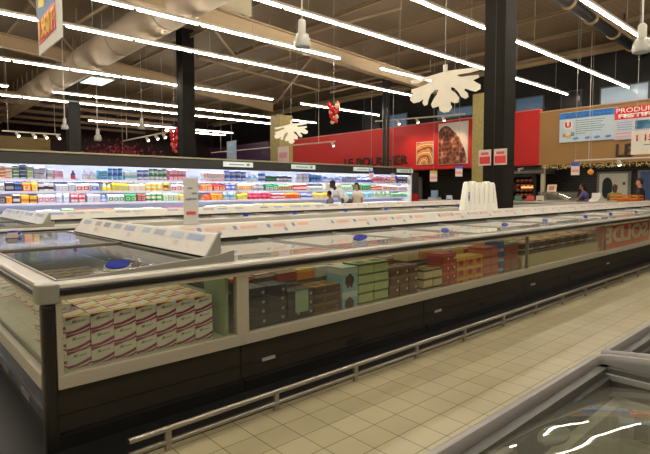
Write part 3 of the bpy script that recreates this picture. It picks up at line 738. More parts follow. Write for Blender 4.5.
#  x0, x1, width, layer height, top z at front, side, top, band, art, words
BL = [(1.99, 2.35, .175, .072, .71, NAVY, NAVY, M((38, 42, 70), .5), M((150, 146, 140), .5), None, 'navy blue frozen carton', 'front stacks beside the white mullion'),
      (2.36, 2.62, .13, .072, .66, NAVY, BRN, M((60, 60, 78), .5), M((170, 150, 110), .5), None, 'navy and gold frozen carton', 'front stack beside the pale card'),
      (2.63, 2.92, .145, .072, .67, DBRN, GOLD, M((110, 80, 50), .5), REDP, None, 'dark brown frozen carton', 'front stack left of the pale blue cartons'),
      (2.95, 3.14, .19, .205, .79, LBL, WHT, M((206, 220, 214), .5), None, BRN, 'pale blue frozen carton', 'front stack with a brown treat printed'),
      (3.15, 3.56, .2, .085, .77, LGR, CRM, GRN, None, None, 'pale green frozen carton', 'front stacks left of the brown packs'),
      (3.58, 4.0, .138, .085, .70, M((92, 54, 34), .5), DBRN, M((140, 84, 50), .5), CRM, None, 'chocolate brown frozen carton', 'front stacks right of the pale green cartons'),
      (4.1, 4.42, .155, .09, .64, CRM, GOLD, BRN, None, None, 'cream and brown frozen carton', 'low front stacks in the second unit'),
      (4.43, 4.68, .12, .1, .73, REDP, REDP, M((206, 90, 70), .5), WHT, None, 'red frozen carton', 'front stacks left of the orange packs'),
      (4.70, 5.24, .175, .11, .76, ORG, YLW, YLW, None, REDP, 'orange frozen carton', 'front stacks in the second unit'),
      (5.25, 5.6, .17, .1, .77, PCH, REDP, M((170, 60, 50), .5), None, None, 'salmon frozen carton', 'front stacks right of the orange packs'),
      (5.61, 5.72, .105, .12, .83, SKY, WHT, LBL, None, None, 'bright blue frozen carton', 'narrow front stack near the second mullion'),
      (5.73, 6.1, .175, .1, .78, REDP, GRN, GRN, None, None, 'red and green frozen carton', 'front stacks against the second mullion')]
nn = 0
for (x0, x1, w, h, zt, side, top, band, dot, art, words, where) in BL:
    me = plain_carton(w-.004, .2, h-.003, side, top, band, dot, art)
    n = max(1, round((x1-x0)/w)); lay = max(1, round((zt-.376)/h))
    for i in range(n):
        for l in range(lay):
            carton(me, (x0+i*(x1-x0)/n+.004*random.random(), 3.03+.006*random.random(), .377+l*h), '%s, %s' % (words, where), '%s stack' % words, 'ice_cream_carton', random.gauss(0, .02)); nn += 1
# second and third rows behind, only the upper layers are in sight
BACK = [(NAVY, ORG, 'dark'), (BRN, REDP, 'brown'), (ORG, YLW, 'orange'), (WHT, LBL, 'white'), (REDP, WHT, 'red'), (CRM, GRN, 'cream'), (GRN, WHT, 'green'), (YLW, REDP, 'yellow'), (M((150, 60, 110), .5), WHT, 'plum')]
pal = [0, 1, 4, 2, 3, 7, 6, 1, 4, 2, 5, 2, 4, 8, 7, 4, 2, 7, 4, 6]
for r, (yy, dz) in enumerate(((3.27, .0), (3.50, .02), (3.74, .03), (3.98, .02))):
    for i in range(19):
        xx = 2.0+.214*i
        if 3.9 < xx < 4.02 or xx > 5.95: continue
        k = pal[(i+3*r) % 20]; side, top, wd = BACK[k]
        zt = .765+dz+.03*random.random()
        me = plain_carton(.2, .2, .09, side, top, M((220, 214, 196), .5) if k % 2 else top)
        nb = 1
        base = .377
        # a tall inner pack under the carton keeps it up
        carton(me, (xx, yy, zt-.09), '%s frozen carton in the %s row from the glass, %s' % (wd, ['second', 'third', 'fourth', 'fifth'][r], 'above the navy stacks' if xx < 2.9 else 'behind the pale green stacks' if xx < 4 else 'behind the orange packs'), 'upper cartons of the rear rows', 'frozen_pack', random.gauss(0, .06))
for i, (xa, xb) in enumerate(((1.97, 4.0), (4.1, 6.12))):
    for r, yy in enumerate((3.27, 3.5, 3.74, 3.98)):
        t = thing('wire_tray', 'wire tray holding up the rear cartons, %s unit, row %d from the glass' % (['first', 'second'][i], r+2), 'tray', (xa, yy, .376), 0, 'wire trays in the freezers')
        mb = MB()
        for k in range(9): mb.box((xb-xa)/8*k-.003, (xb-xa)/8*k+.003, 0, .2, 0, .295+.02*min(r, 2), GREY)
        mb.box(0, xb-xa, 0, .2, .288+.02*min(r, 2), .295+.02*min(r, 2), GREY); mb.build('tray', t)
t = tag(MB().box(2.42, 2.55, 3.012, 3.018, .49, .66, M((150, 180, 150), .5)).build('pale_card'), 'pale green card standing against the navy cartons', 'card')

# third unit: dark packs over an added beige board imitating the reflected floor
MB3 = thing('floor_reflection_board', 'added beige board behind the glass of the third unit, imitating the reflected floor', 'board', (6.25, 3.05, .376))
MB().box(0, 2.65, 0, .02, 0, .21, BEIGE).build('board', MB3)
mb = MB(); mb.box(0, 2.65, .02, .9, .19, .21, BEIGE)
for x in (.02, 1.3, 2.6): mb.box(x, x+.03, .3, .8, 0, .19, BEIGE)
mb.build('shelf', MB3)
dk = [(BLK, 'black'), (NAVY, 'navy'), (M((60, 66, 64), .5), 'slate'), (M((90, 30, 50), .5), 'maroon'), (M((70, 60, 100), .5), 'violet')]
lt = [(WHT, 'white'), (M((190, 120, 90), .5), 'tan'), (REDP, 'red'), (LGR, 'pale green'), (CRM, 'cream'), (ORG, 'orange')]
for r in range(3):
    for i in range(15):
        cm, wd = (dk[(i*2+r) % 5] if r == 0 else lt[(i+2*r) % 6])
        me = plain_carton(.165, .22, .085, cm, lt[(i+r) % 6][0], lt[(i*3+1) % 6][0])
        carton(me, (6.28+.173*i, 3.08+.25*r, .673), '%s frozen pack, %s row in the third freezer unit' % (wd, ['front', 'middle', 'back'][r]), 'packs in the third freezer unit', 'frozen_pack')
        if r == 0: carton(me, (6.28+.173*i, 3.08, .587), '%s frozen pack, lower front row in the third freezer unit' % wd, 'packs in the third freezer unit', 'frozen_pack')
t = thing('shelf_board', 'pale riser under the rear packs of the third unit', 'board', (6.28, 3.32, .587))
mb = MB(); mb.box(0, 2.6, 0, .5, .07, .085, LINER)
for x in (0, 1.3, 2.57): mb.box(x, x+.03, 0, .5, 0, .07, LINER)
mb.build('board', t)
# red lettered board added in the fourth unit to imitate a reflection
t = thing('reflection_board', 'added red board with white letters behind the glass at right, imitating a reflection', 'sign', (9.02, 3.04, .376))
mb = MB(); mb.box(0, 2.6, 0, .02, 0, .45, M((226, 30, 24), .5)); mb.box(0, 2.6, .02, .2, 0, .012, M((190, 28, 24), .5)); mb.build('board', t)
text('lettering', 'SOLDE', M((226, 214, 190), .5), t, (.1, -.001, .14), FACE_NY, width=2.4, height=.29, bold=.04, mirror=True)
for r in range(2):
    for i in range(14):
        cm, wd = lt[(i+r) % 6]
        me = plain_carton(.17, .2, .085, cm, lt[(i+r+2) % 6][0], WHT)
        carton(me, (9.3+.178*i, 3.3+.24*r, .74), '%s frozen pack behind the red board, %s row' % (wd, ['nearer', 'farther'][r]), 'packs behind the red board', 'frozen_pack')
t = thing('wire_tray', 'wire tray behind the red board', 'tray', (9.25, 3.28, .376)); mb = MB()
for k in range(9): mb.box(.31*k, .31*k+.006, 0, .5, 0, .36, GREY)
mb.box(0, 2.5, 0, .5, .352, .361, GREY); mb.build('tray', t)

# clear price sign on the near canopy
t = thing('price_sign', 'clear upright price sign standing on the near white canopy', 'sign', (2.32, 4.52, 1.117), math.radians(-28))
MB().box(-.07, .07, 0, .004, 0, .46, glass_mat('acrylic', (235, 238, 236), 1.45, haze=.8, hcol=(244, 244, 240))).build('sheet', t)
MB().box(-.08, .08, -.02, .03, 0, .015, WHITE).build('foot', t)
MB().box(-.045, .045, -.003, -.001, .1, .13, M((226, 90, 80), .5)).build('red_ticket', t)
mb = MB()
for a, b, z in ((-.05, .0, .24), (-.02, .055, .245), (.01, .06, .3), (-.03, .02, .35)): mb.box(a, b, -.003, -.001, z, z+.018, M((150, 156, 172), .6))
mb.build('print', t)

# paper bag stand
for i in range(6):
    x = 7.29+.15*i; hgt = .43+.012*math.sin(i*2)
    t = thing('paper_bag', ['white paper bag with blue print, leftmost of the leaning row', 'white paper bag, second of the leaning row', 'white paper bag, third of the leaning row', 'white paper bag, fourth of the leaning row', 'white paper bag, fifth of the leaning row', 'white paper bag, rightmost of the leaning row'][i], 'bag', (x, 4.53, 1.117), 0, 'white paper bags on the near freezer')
    mb = MB(); mb.prism([(-.085-.035*(2.5-i), 0), (.085-.035*(2.5-i), 0), (.06, hgt), (.03, hgt+.04), (-.03, hgt+.04), (-.06, hgt)], 'y', -.05, .05, M((250, 246, 232), .6, emit=.14)); mb.build('sack', t, bevel=.01)  # faint glow added to the sack, brightening its shaded side
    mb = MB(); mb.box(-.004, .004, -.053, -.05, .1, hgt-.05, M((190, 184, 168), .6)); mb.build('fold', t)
    if i == 0: mb = MB(); mb.box(-.05, -.01, -.056, -.05, .15, .3, M((150, 185, 225), .5)); mb.box(-.045, -.02, -.06, -.056, .2, .24, M((40, 80, 170), .5)); mb.build('print', t)

# ------------------------------------------------------------------ chilled dairy wall
YD = 13.1; XE = 16.75
t = thing('chilled_cabinet', 'long open chilled dairy wall with lit white shelves', 'fridge', (-1.0, YD, 0))
LW = XE+1.0
MB().box(0, LW, .95, 1.05, 0, 2.3, M((206, 210, 226), .5)).build('back_panel', t)
mb = MB(); mb.box(0, LW, 0, .95, 0, .62, M((200, 198, 190), .5)); mb.box(0, LW, -.03, .0, .1, .2, BLACK); mb.build('base', t)
can = MB().prism([(-.02, 2.08), (-.02, 2.34), (.1, 2.36), (1.05, 2.36), (1.05, 2.3), (.04, 2.22), (.02, 2.08)], 'x', 0, LW, M((34, 34, 33), .5)).build('canopy', t)
MB().box(0, LW, -.05, .12, 2.36, 2.40, M((150, 146, 122), .4)).build('canopy_rail', t)
MB().box(0, LW, .12, .95, 2.16, 2.19, M((110, 112, 118), .5)).build('canopy_soffit', t)
mb = MB()
for k in range(11):
    mb.tube((.2+1.6*k, .34, 2.14), (1.7+1.6*k, .34, 2.14), .018, M((240, 244, 255),  .4, emit=40., var=0.), seg=8)
mb.build('canopy_lamp', t)
SHZ = [1.735, 1.445, 1.165, .9]
for z in SHZ:
    d = .16 if z > 1 else .02
    s = MB().box(0, LW, d, .95, z-.03, z, M((222, 224, 236), .4)).build('shelf', t)
    MB().box(0, LW, d-.012, d, z-.045, z+.012, M((206, 208, 236), .4, emit=.35)).build('ticket_strip', s)
    if z > 1: MB().box(0.05, LW-.05, d+.02, d+.05, z-.045, z-.03, M((240, 244, 255), .4, emit=17., var=0.)).build('shelf_lamp', s)
for k in range(2): MB().box(-.06 if k == 0 else LW, 0 if k == 0 else LW+.06, -.02, 1.05, 0, 2.36, M((206, 204, 196), .5)).build('end_panel', t)
MB().box(LW+.06, LW+.5, -.03, .1, .9, 2.2, M((52, 50, 50), .5)).build('end_board', t)
MB().box(LW+.1, LW+.46, -.045, -.03, .92, 1.3, RED).build('end_board_ticket', t)
for (x, c, wd) in ((7.75, (214, 226, 226), 'first'), (10.32, (200, 216, 212), 'second'), (13.25, (196, 214, 208), 'third'), (15.75, (196, 214, 204), 'fourth')):
    s = thing('canopy_sign', 'pale signboard on the dark canopy, %s from the left' % wd, 'sign', (x, YD-.08, 2.17), 0, 'pale signs on the dairy canopy')
    MB().box(0, 1.05, 0, .015, 0, .15, M(c, .5, emit=.25)).build('panel', s)
    MB().box(.2, .72, -.004, 0, .055, .085, M((130, 150, 160), .5)).build('print', s); MB().box(.82, .92, -.004, 0, .04, .11, M((150, 140, 130), .5)).build('emblem', s)

# products
def pk(c): return M(c, .45, var=.06)
_pm = {}
def product(kind, c1, c2, w, h):
    key = (kind, c1, c2, round(w, 3), round(h, 3))
    if key in _pm: return _pm[key]
    a, b = pk(c1), pk(c2); mb = MB(); r = w*.47
    if kind == 'carton':
        mb.box(-r, r, 0, .16, 0, h*.9, a); mb.prism([(0, h*.9), (.16, h*.9), (.08, h)], 'x', -r, r, b)
        mb.box(-r-.001, r+.001, -.002, .161, h*.25, h*.55, b)
    elif kind == 'tub':
        mb.lathe([(r*.8, 0), (r*.95, h*.82), (r, h*.84), (r, h), (r*.9, h)], a, (0, .08, 0), 14); mb.lathe([(r*.9, h*.25), (r*.97, h*.7)], b, (0, .08, 0), 14)
    elif kind == 'bottle':
        mb.lathe([(r, 0), (r, h*.6), (r*.5, h*.8), (r*.45, h*.88)], a, (0, .08, 0), 12); mb.lathe([(r*.5, h*.88), (r*.5, h)], b, (0, .08, 0), 10); mb.lathe([(r*1.01, h*.15), (r*1.01, h*.5)], b, (0, .08, 0), 12)
    else:   # multipack sleeve with pot tops
        mb.prism([(0, 0), (.2, 0), (.2, h*.8), (.1, h), (0, h*.8)], 'x', -r, r, a); mb.box(-r*.8, r*.8, -.003, 0, h*.18, h*.62, b)
        mb.box(-r*.5, r*.3, -.005, -.003, h*.3, h*.5, a)
    me = mb.mesh(kind); _pm[key] = me
    return me
W_ = (226, 228, 236); LAV = (196, 200, 232); BL_ = (70, 110, 206); NV = (40, 50, 120); GN = (50, 140, 90); LG = (160, 206, 150); RD = (206, 50, 50); OR = (234, 130, 50); YL = (236, 196, 60); PK = (226, 130, 170); DK = (60, 60, 72); BR = (140, 80, 60); CRM_ = (238, 226, 190); AQ = (120, 190, 220); GY = (160, 162, 176)
NM = {W_: 'white', LAV: 'lavender', BL_: 'blue', NV: 'navy', GN: 'green', LG: 'light green', RD: 'red', OR: 'orange', YL: 'yellow', PK: 'pink', DK: 'dark grey', BR: 'brown', CRM_: 'cream', AQ: 'pale aqua', GY: 'silver grey'}
TOP = [(0, 6, 'carton', OR, W_), (6, 13, 'carton', W_, OR), (14, 20, 'carton', GN, W_), (21, 27, 'carton', NV, LAV), (28, 34, 'carton', LG, W_), (35, 46, 'pack', LAV, GY), (48, 53, 'carton', W_, GY), (55, 64, 'carton', LAV, PK), (72, 77, 'bottle', NV, RD), (83, 97, 'bottle', LAV, W_), (99, 108, 'pack', AQ, BL_), (109, 124, 'tub', BL_, AQ), (125, 137, 'carton', W_, AQ),
       (138, 150, 'tub', BL_, W_), (150, 168, 'tub', GN, W_), (169, 186, 'pack', PK, W_), (203, 224, 'pack', W_, PK), (225, 247, 'tub', BL_, LAV), (248, 258, 'bottle', AQ, W_), (259, 266, 'tub', LAV, BL_), (267, 276, 'carton', DK, GN), (278, 291, 'carton', DK, LAV), (296, 309, 'tub', LAV, W_), (310, 321, 'pack', BL_, AQ), (323, 340, 'bottle', BL_, W_), (341, 356, 'pack', LAV, BL_), (357, 371, 'bottle', W_, BL_), (372, 384, 'pack', PK, W_), (385, 396, 'bottle', RD, W_), (397, 409, 'pack', NV, W_)]
MID = [(0, 5, 'pack', W_, GY), (6, 14, 'carton', DK, GY), (15, 22, 'carton', DK, BL_), (23, 31, 'pack', OR, CRM_), (32, 38, 'pack', YL, CRM_), (39, 54, 'carton', W_, DK), (56, 75, 'pack', LAV, W_), (76, 90, 'pack', W_, RD), (91, 99, 'pack', LAV, BL_), (103, 112, 'bottle', LG, YL), (113, 128, 'pack', YL, LG), (129, 145, 'pack', CRM_, W_), (146, 163, 'tub', CRM_, YL), (164, 170, 'tub', BR, YL), (171, 187, 'pack', W_, RD), (202, 212, 'pack', OR, W_), (213, 225, 'pack', RD, CRM_), (226, 236, 'tub', W_, BL_), (238, 252, 'pack', CRM_, OR), (253, 264, 'tub', W_, GY), (265, 277, 'pack', GN, W_), (278, 292, 'pack', LG, RD), (293, 306, 'carton', RD, W_), (307, 322, 'pack', W_, LG), (323, 340, 'tub', CRM_, W_), (341, 352, 'pack', LG, W_), (353, 370, 'pack', GN, LG), (371, 381, 'carton', RD, CRM_), (382, 396, 'pack', CRM_, PK), (397, 409, 'pack', W_, PK)]
LOW = [(0, 5, 'pack', DK, GY), (6, 12, 'pack', OR, YL), (13, 20, 'carton', DK, W_), (21, 29, 'carton', YL, OR), (30, 37, 'carton', YL, BR), (38, 55, 'pack', W_, PK), (56, 70, 'tub', LAV, W_), (71, 86, 'tub', RD, W_), (87, 100, 'pack', LAV, W_), (101, 107, 'bottle', BL_, W_), (108, 124, 'pack', W_, GN), (125, 136, 'pack', GN, LG), (137, 145, 'pack', BR, PK), (146, 162, 'tub', CRM_, GN), (163, 178, 'pack', LG, W_), (179, 187, 'pack', YL, W_), (202, 210, 'bottle', RD, OR), (211, 222, 'pack', OR, YL), (223, 236, 'tub', AQ, W_), (237, 247, 'pack', YL, LG), (248, 271, 'tub', PK, RD), (272, 284, 'carton', RD, W_), (285, 299, 'pack', OR, RD), (300, 312, 'carton', W_, BL_), (313, 328, 'pack', YL, CRM_), (329, 345, 'tub', YL, W_), (346, 358, 'pack', AQ, LG), (359, 372, 'pack', AQ, W_), (373, 390, 'tub', LG, W_), (391, 409, 'pack', LG, AQ)]
BOT = [(0, 30, 'pack', DK, W_), (34, 58, 'pack', W_, BL_), (60, 72, 'pack', LG, W_), (73, 110, 'pack', OR, RD), (112, 160, 'pack', CRM_, RD), (165, 186, 'pack', RD, W_), (203, 260, 'pack', CRM_, OR), (262, 320, 'pack', YL, W_), (325, 408, 'pack', W_, LG)]
KW = {'carton': 'carton', 'tub': 'tub', 'bottle': 'bottle', 'pack': 'sleeved pack'}
def px2x(px): return (YD+.25)/math.tan(math.radians(47.78)+math.atan((325-px)/498.2))
seen = set()
def where(px):
    return 'at its left end' if px < 40 else 'right of the yellow cartons' if px < 100 else 'left of the clear sign' if px < 190 else 'right of the clear sign' if px < 262 else 'left of the man' if px < 322 else 'behind the shoppers' if px < 372 else 'at its right end'
cnt = 0
for si, (blocks, z, hs) in enumerate(((TOP, SHZ[0], .28), (MID, SHZ[1], .23), (LOW, SHZ[2], .22), (BOT, SHZ[3], .12))):
    shn = ['top', 'second', 'third', 'bottom'][si]
    for (a, b, kind, c1, c2) in blocks:
        xa, xb = px2x(a), px2x(b)
        w = .115 if b < 60 else .14 if b < 190 else .19 if b < 300 else .26
        if si == 3: w *= 1.7
        n = max(1, round((xb-xa)/w)); w = (xb-xa)/n
        two = (si == 0 and kind in ('tub', 'pack')) or (si == 0 and b < 36)
        rows = 4 if (si == 0 and b < 36) else 2 if two or (si in (1, 2) and kind == 'tub') else 1
        h = hs*random.uniform(.82, 1.05)/rows * (1.15 if rows > 1 else 1)
        lb = '%s and %s %s on the %s chilled shelf %s' % (NM[c1], NM[c2], KW[kind], shn, where((a+b)/2))
        assert lb not in seen, lb
        seen.add(lb)
        me = product(kind, c1, c2, w, h)
        dy = .2 if si < 3 else .06
        for i in range(n):
            for l in range(rows):
                o = bpy.data.objects.new({'carton': 'drink_carton', 'tub': 'dairy_tub', 'bottle': 'dairy_bottle', 'pack': 'dairy_pack'}[kind], me); COL.objects.link(o)
                o.location = (xa+(i+.5)*w, YD+dy, z+l*(h+.0005)); cnt += 1
                if l == rows-1: o.scale = (1, 1, random.uniform(.82, 1.08))
                tag(o, lb, {'carton': 'carton', 'tub': 'tub', 'bottle': 'bottle', 'pack': 'pack'}[kind], '%s %ss, %s shelf' % (NM[c1], KW[kind], shn))

# small hanging price cards over the canopy / counters
def hang_card(x, y, z, s, label, top=(50, 90, 190), body=(226, 206, 200)):
    t = thing('hanging_ticket', label, 'sign', (x, y, z), math.radians(-48))
    MB().box(-.17*s, .17*s, 0, .012, 0, .38*s, M(body, .5)).build('card', t)
    MB().box(-.14*s, .14*s, -.004, 0, .12*s, .24*s, M((226, 150, 140), .5)).build('print', t)
    MB().box(-.17*s, .17*s, -.002, .014, .38*s, .52*s, M(top, .4)).build('header', t)
    MB().tube((0, .006, .5*s), (0, .006, CEIL-z), .006, GREY, seg=4).build('hanging_wire', t)
hang_card(16, 10.3, 1.95, .75, 'hanging ticket with blue top left of the gold column')
hang_card(16, 11.42, 1.78, .8, 'hanging ticket with yellow top above the butcher counter', (206, 170, 60))
hang_card(16, 6.2, 1.9, .72, 'hanging ticket with blue top under the brown fascia')
hang_card(14.1, 12.9, 1.9, .55, 'hanging ticket with blue top before the dairy canopy, left one', (60, 60, 200))
hang_card(15.3, 12.85, 1.86, .5, 'hanging ticket with pale top before the dairy canopy, right one', (150, 170, 210))
# red tickets on the column
for i, y in enumerate((5.06, 4.74)):
    t = thing('column_ticket', ['red and white ticket on the dark column, left one', 'red and white ticket on the dark column, right one'][i], 'sign', (8.735, y, 1.92))
    MB().box(0, .012, -.13, .13, 0, .3, M((216, 200, 190), .5)).build('card', t)
    MB().box(-.003, 0, -.11, .11, .03, .17, M((214, 56, 56), .5)).build('red_print', t); MB().box(-.003, 0, -.08, .08, .2, .25, M((214, 90, 90), .5)).build('print', t)

# posters behind the dairy wall
t = thing('poster', 'pink and white notice in front of the gold column on the left', 'sign', (13.2, 17.4, 2.55)); MB().box(0, .02, -.55, .2, 0, .8, M((216, 196, 200), .5)).build('sheet', t)
MB().box(-.004, 0, -.45, .1, .3, .55, M((214, 150, 160), .5)).build('print', t); MB().tube((.01, -.2, .8), (.01, -.2, CEIL-2.55), .008, GREY, seg=4).build('hanging_wire', t)
t = thing('poster', 'blue and white notice before the purple fascia', 'sign', (12.4, 20.2, 2.75)); MB().box(0, .02, -.5, .3, 0, 1.0, M((150, 170, 190), .5)).build('sheet', t)
MB().box(-.004, 0, -.4, .2, .45, .9, picture_mat('blue_print', [(40, 60, 110), (150, 180, 210), (220, 220, 220)], 'noise', 4)).build('print', t); MB().tube((.01, -.1, 1.), (.01, -.1, CEIL-2.75), .008, GREY, seg=4).build('hanging_wire', t)

# ------------------------------------------------------------------ butcher and bakery counters
t = thing('service_counter', 'long steel and white service counter under the fascias', 'counter', (17.3, 2.0, 0))
MB().box(.1, .9, 0, 14.2, .08, 1.0, M((120, 112, 100), .5)).build('counter_base', t); MB().box(.14, .86, .05, 14.15, 0, .08, BLACK).build('plinth', t)
MB().box(.0, .98, 0, 14.2, 1.0, 1.04, M((196, 190, 178), .3)).build('counter_top', t)
MB().box(.08, .1, 8.0, 14.2, .9, .99, M((180, 60, 50), .5)).build('ticket_strip', t)
t = thing('display_case', 'glass topped serving case with red meat trays inside', 'display', (17.5, 6.7, 1.04))
MB().box(0, .6, 0, 1.35, 0, .06, STEEL).build('tray_bed', t)
mb = MB(); mb.prism([(0, .06), (.02, .28), (.2, .34), (.6, .34), (.6, .33), (.2, .33), (.03, .27), (.01, .06)], 'y', 0, 1.35, glass_mat('case_glass', (205, 210, 205), 1.5, haze=.15)); mb.build('glass_hood', t)
mb = MB()
for k in range(7): mb.ball((.25, .12+.18*k, .08), .07, M((150, 40, 36) if k % 2 else (196, 170, 150), .4), 10, 6, (1, 1, .5))
mb.build('meat', t)
t = thing('menu_holder', 'white menu holder with a food photo on the glass case', 'sign', (17.85, 7.72, 1.385), math.radians(-5))
mb = MB(); mb.prism([(0, 0), (.02, 0), (.08, .25), (.06, .25)], 'y', -.17, .17, M((222, 206, 190), .5)); mb.build('card', t)
MB().prism([(.012, .05), (.0125, .05), (.054, .2), (.053, .2)], 'y', -.1, .1, M((196, 120, 80), .5)).build('food_picture', t).location.x = -.008
# oven / rotisserie cabinet
t = thing('rotisserie_oven', 'dark rotisserie oven with glowing racks beside the column', 'oven', (18.9, 8.75, 0))
mb = MB(); mb.box(0, .08, 0, .12, 0, 2.0, BLACK); mb.box(0, .08, .98, 1.1, 0, 2.0, BLACK); mb.box(.08, .8, 0, .06, 0, 2.0, BLACK); mb.box(.08, .8, 1.04, 1.1, 0, 2.0, BLACK); mb.box(.76, .8, 0.06, 1.04, 0, 2., BLACK); mb.box(0, .8, 0, 1.1, 1.95, 2.05, BLACK); mb.box(0, .8, 0, 1.1, 0, .95, M((90, 90, 86), .4)); mb.build('casing', t)
for k in range(5):
    r = MB().box(.1, .74, .08, 1.02, 1.0+.19*k, 1.015+.19*k, M((90, 70, 50), .4, .5)).build('rack', t)
    mb = MB()
    for j in range(5): mb.ball((.3, .2+.17*j, 1.07+.19*k), .07, M((150, 84, 46), .5, emit=.25), 10, 6, (1, 1, .7))
    mb.build('roast', r)
MB().box(.7, .75, .2, .95, 1.52, 1.62, M((255, 150, 90), .5, emit=2.5)).build('heating_element', t)
t = thing('extractor_hood', 'steel extractor hood above the rotisserie oven', 'hood', (18.75, 8.45, 2.06))
MB().prism([(0, .02), (.0, .14), (.2, .28), (1.1, .28), (1.1, .0), (.05, .0)], 'y', 0, 1.45, M((120, 116, 106), .4, .6)).build('hood_body', t)
MB().path([(-.02, .9, .12), (-.1, .9, .2), (-.1, .7, .22)], .04, WHITE).build('hood_handle', t)
struct('trim_4', MB().box(18.85, 18.97, 8.42, 8.56, 0, 2.36, M((196, 188, 160), .5)), 'cream upright beside the oven')
# door and pass window
d = MB().box(20.38, 20.45, 5.95, 7.1, 0, 2.12, M((150, 156, 150), .5)).build('door_1'); d['kind'] = 'structure'
MB().box(20.33, 20.38, 6.05, 7.0, .02, 2.04, M((226, 220, 196), .5, emit=.1)).build('door_leaf', d)
mb = MB(); mb.prism([(6.72+.17*math.cos(a), 1.5+.28*math.sin(a)+(.12 if math.sin(a) > 0 else -.12)) for a in [2*PI*k/24 for k in range(24)]], 'x', 20.315, 20.33, M((52, 62, 66), .2)); mb.build('door_window', d)
MB().box(20.31, 20.33, 6.12, 6.2, 1.62, 1.72, M((60, 60, 58), .4)).build('door_plate', d)
d = MB().box(20.40, 20.45, 4.2, 5.75, 1.0, 2.15, M((170, 176, 180), .5)).build('window_7'); d['kind'] = 'structure'
MB().box(20.38, 20.40, 4.3, 5.65, 1.08, 2.08, M((64, 80, 110), .25, emit=.3)).build('window_pane', d)
MB().box(20.36, 20.38, 5.1, 5.3, 1.75, 1.95, M((190, 196, 196), .5)).build('window_notice', d)
# tall white fridge and equipment at the butcher end
t = thing('upright_fridge', 'pale upright fridge with glass front behind the butcher counter', 'fridge', (19.4, 15.0, 0))
MB().box(0, .7, 0, 1.3, 0, 2.1, M((150, 150, 148), .4)).build('body', t); MB().box(-.03, 0, .05, .6, .3, 2., M((196, 198, 204), .3, emit=.25)).build('door', t); MB().box(-.03, 0, .7, 1.25, .3, 2., M((176, 172, 170), .3, emit=.2)).build('door', t)
MB().tube((-.05, .63, .9), (-.05, .63, 1.6), .02, STEEL).build('handle', t)
t = thing('slicer', 'white slicing machine on the counter below the black brick wall', 'machine', (17.75, 14.6, 1.04))
mb = MB(); mb.box(-.2, .25, -.3, .3, 0, .12, WHITE); mb.prism([(-.1, .12), (.2, .12), (.15, .5), (0, .55)], 'y', -.1, .12, WHITE); mb.build('body', t)
MB().tube((-.05, -.14, .3), (-.05, -.1, .3), .2, STEEL, seg=18).build('blade', t)
t = thing('scale', 'pale blue counter scale by the black brick wall', 'scale', (17.75, 12.6, 1.04))
MB().box(-.2, .2, -.2, .2, 0, .1, M((200, 204, 210), .4)).build('body', t); MB().box(-.05, .05, -.15, .15, .1, .4, M((150, 180, 210), .4)).build('display', t)
mb = MB(); mb.box(-.18, .18, -.18, .18, .1, .13, STEEL); mb.build('pan', t)
for i, (y, c, wd) in enumerate(((13.6, (150, 180, 216), 'blue'), (11.7, (190, 200, 216), 'pale'), (7.95, (206, 196, 180), 'cream'), (8.3, (200, 60, 50), 'red'), (8.75, (70, 110, 80), 'green'))):
    t = thing('counter_card', '%s price card standing on the service counter' % wd, 'sign', (17.45, y, 1.04))
    mb = MB(); mb.prism([(0, 0), (.1, 0), (.05, .2), (.04, .2)], 'y', -.13, .13, M(c, .5)); mb.build('card', t); MB().box(-.001, .008, -.09, .09, .02, .05, M((90, 90, 96), .5)).build('print', t)
t = thing('cash_register', 'white cash register on the counter between the staff', 'register', (17.8, 6.25, 1.04))
MB().prism([(-.15, 0), (.18, 0), (.18, .14), (-.05, .1), (-.15, .05)], 'y', -.14, .14, WHITE).build('body', t); MB().prism([(.08, .11), (.13, .12), (.18, .3), (.13, .3)], 'y', -.14, .14, M((226, 222, 216), .4)).build('screen', t)
t = thing('crate', 'orange plastic crate on the service counter before the staff', 'crate', (17.55, 4.85, 1.04))
OC = M((226, 128, 36), .45); mb = MB()
mb.box(-.2, .3, 0, .8, 0, .02, OC)
for z in (.02, .1, .19): 
    mb.box(-.2, -.18, 0, .8, z, z+.05, OC); mb.box(.28, .3, 0, .8, z, z+.05, OC); mb.box(-.2, .3, 0, .02, z, z+.05, OC); mb.box(-.2, .3, .78, .8, z, z+.05, OC)
for y in (0, .19, .39, .59, .78): mb.box(-.2, -.18, y, y+.02, 0, .24, OC); mb.box(.28, .3, y, y+.02, 0, .24, OC)
mb.build('crate_body', t)
for i in range(5):
    t = thing('bread_loaf', 'brown bread loaf in the orange crate, one of five', 'bread', (17.6, 4.95+.15*i, 1.12), 0, 'loaves in the orange crate'); mb = MB(); mb.ball((0, 0, 0), .06, M((150, 90, 40), .6), 12, 8, (3., 1, .9)); mb.build('crust', t, smooth=True)

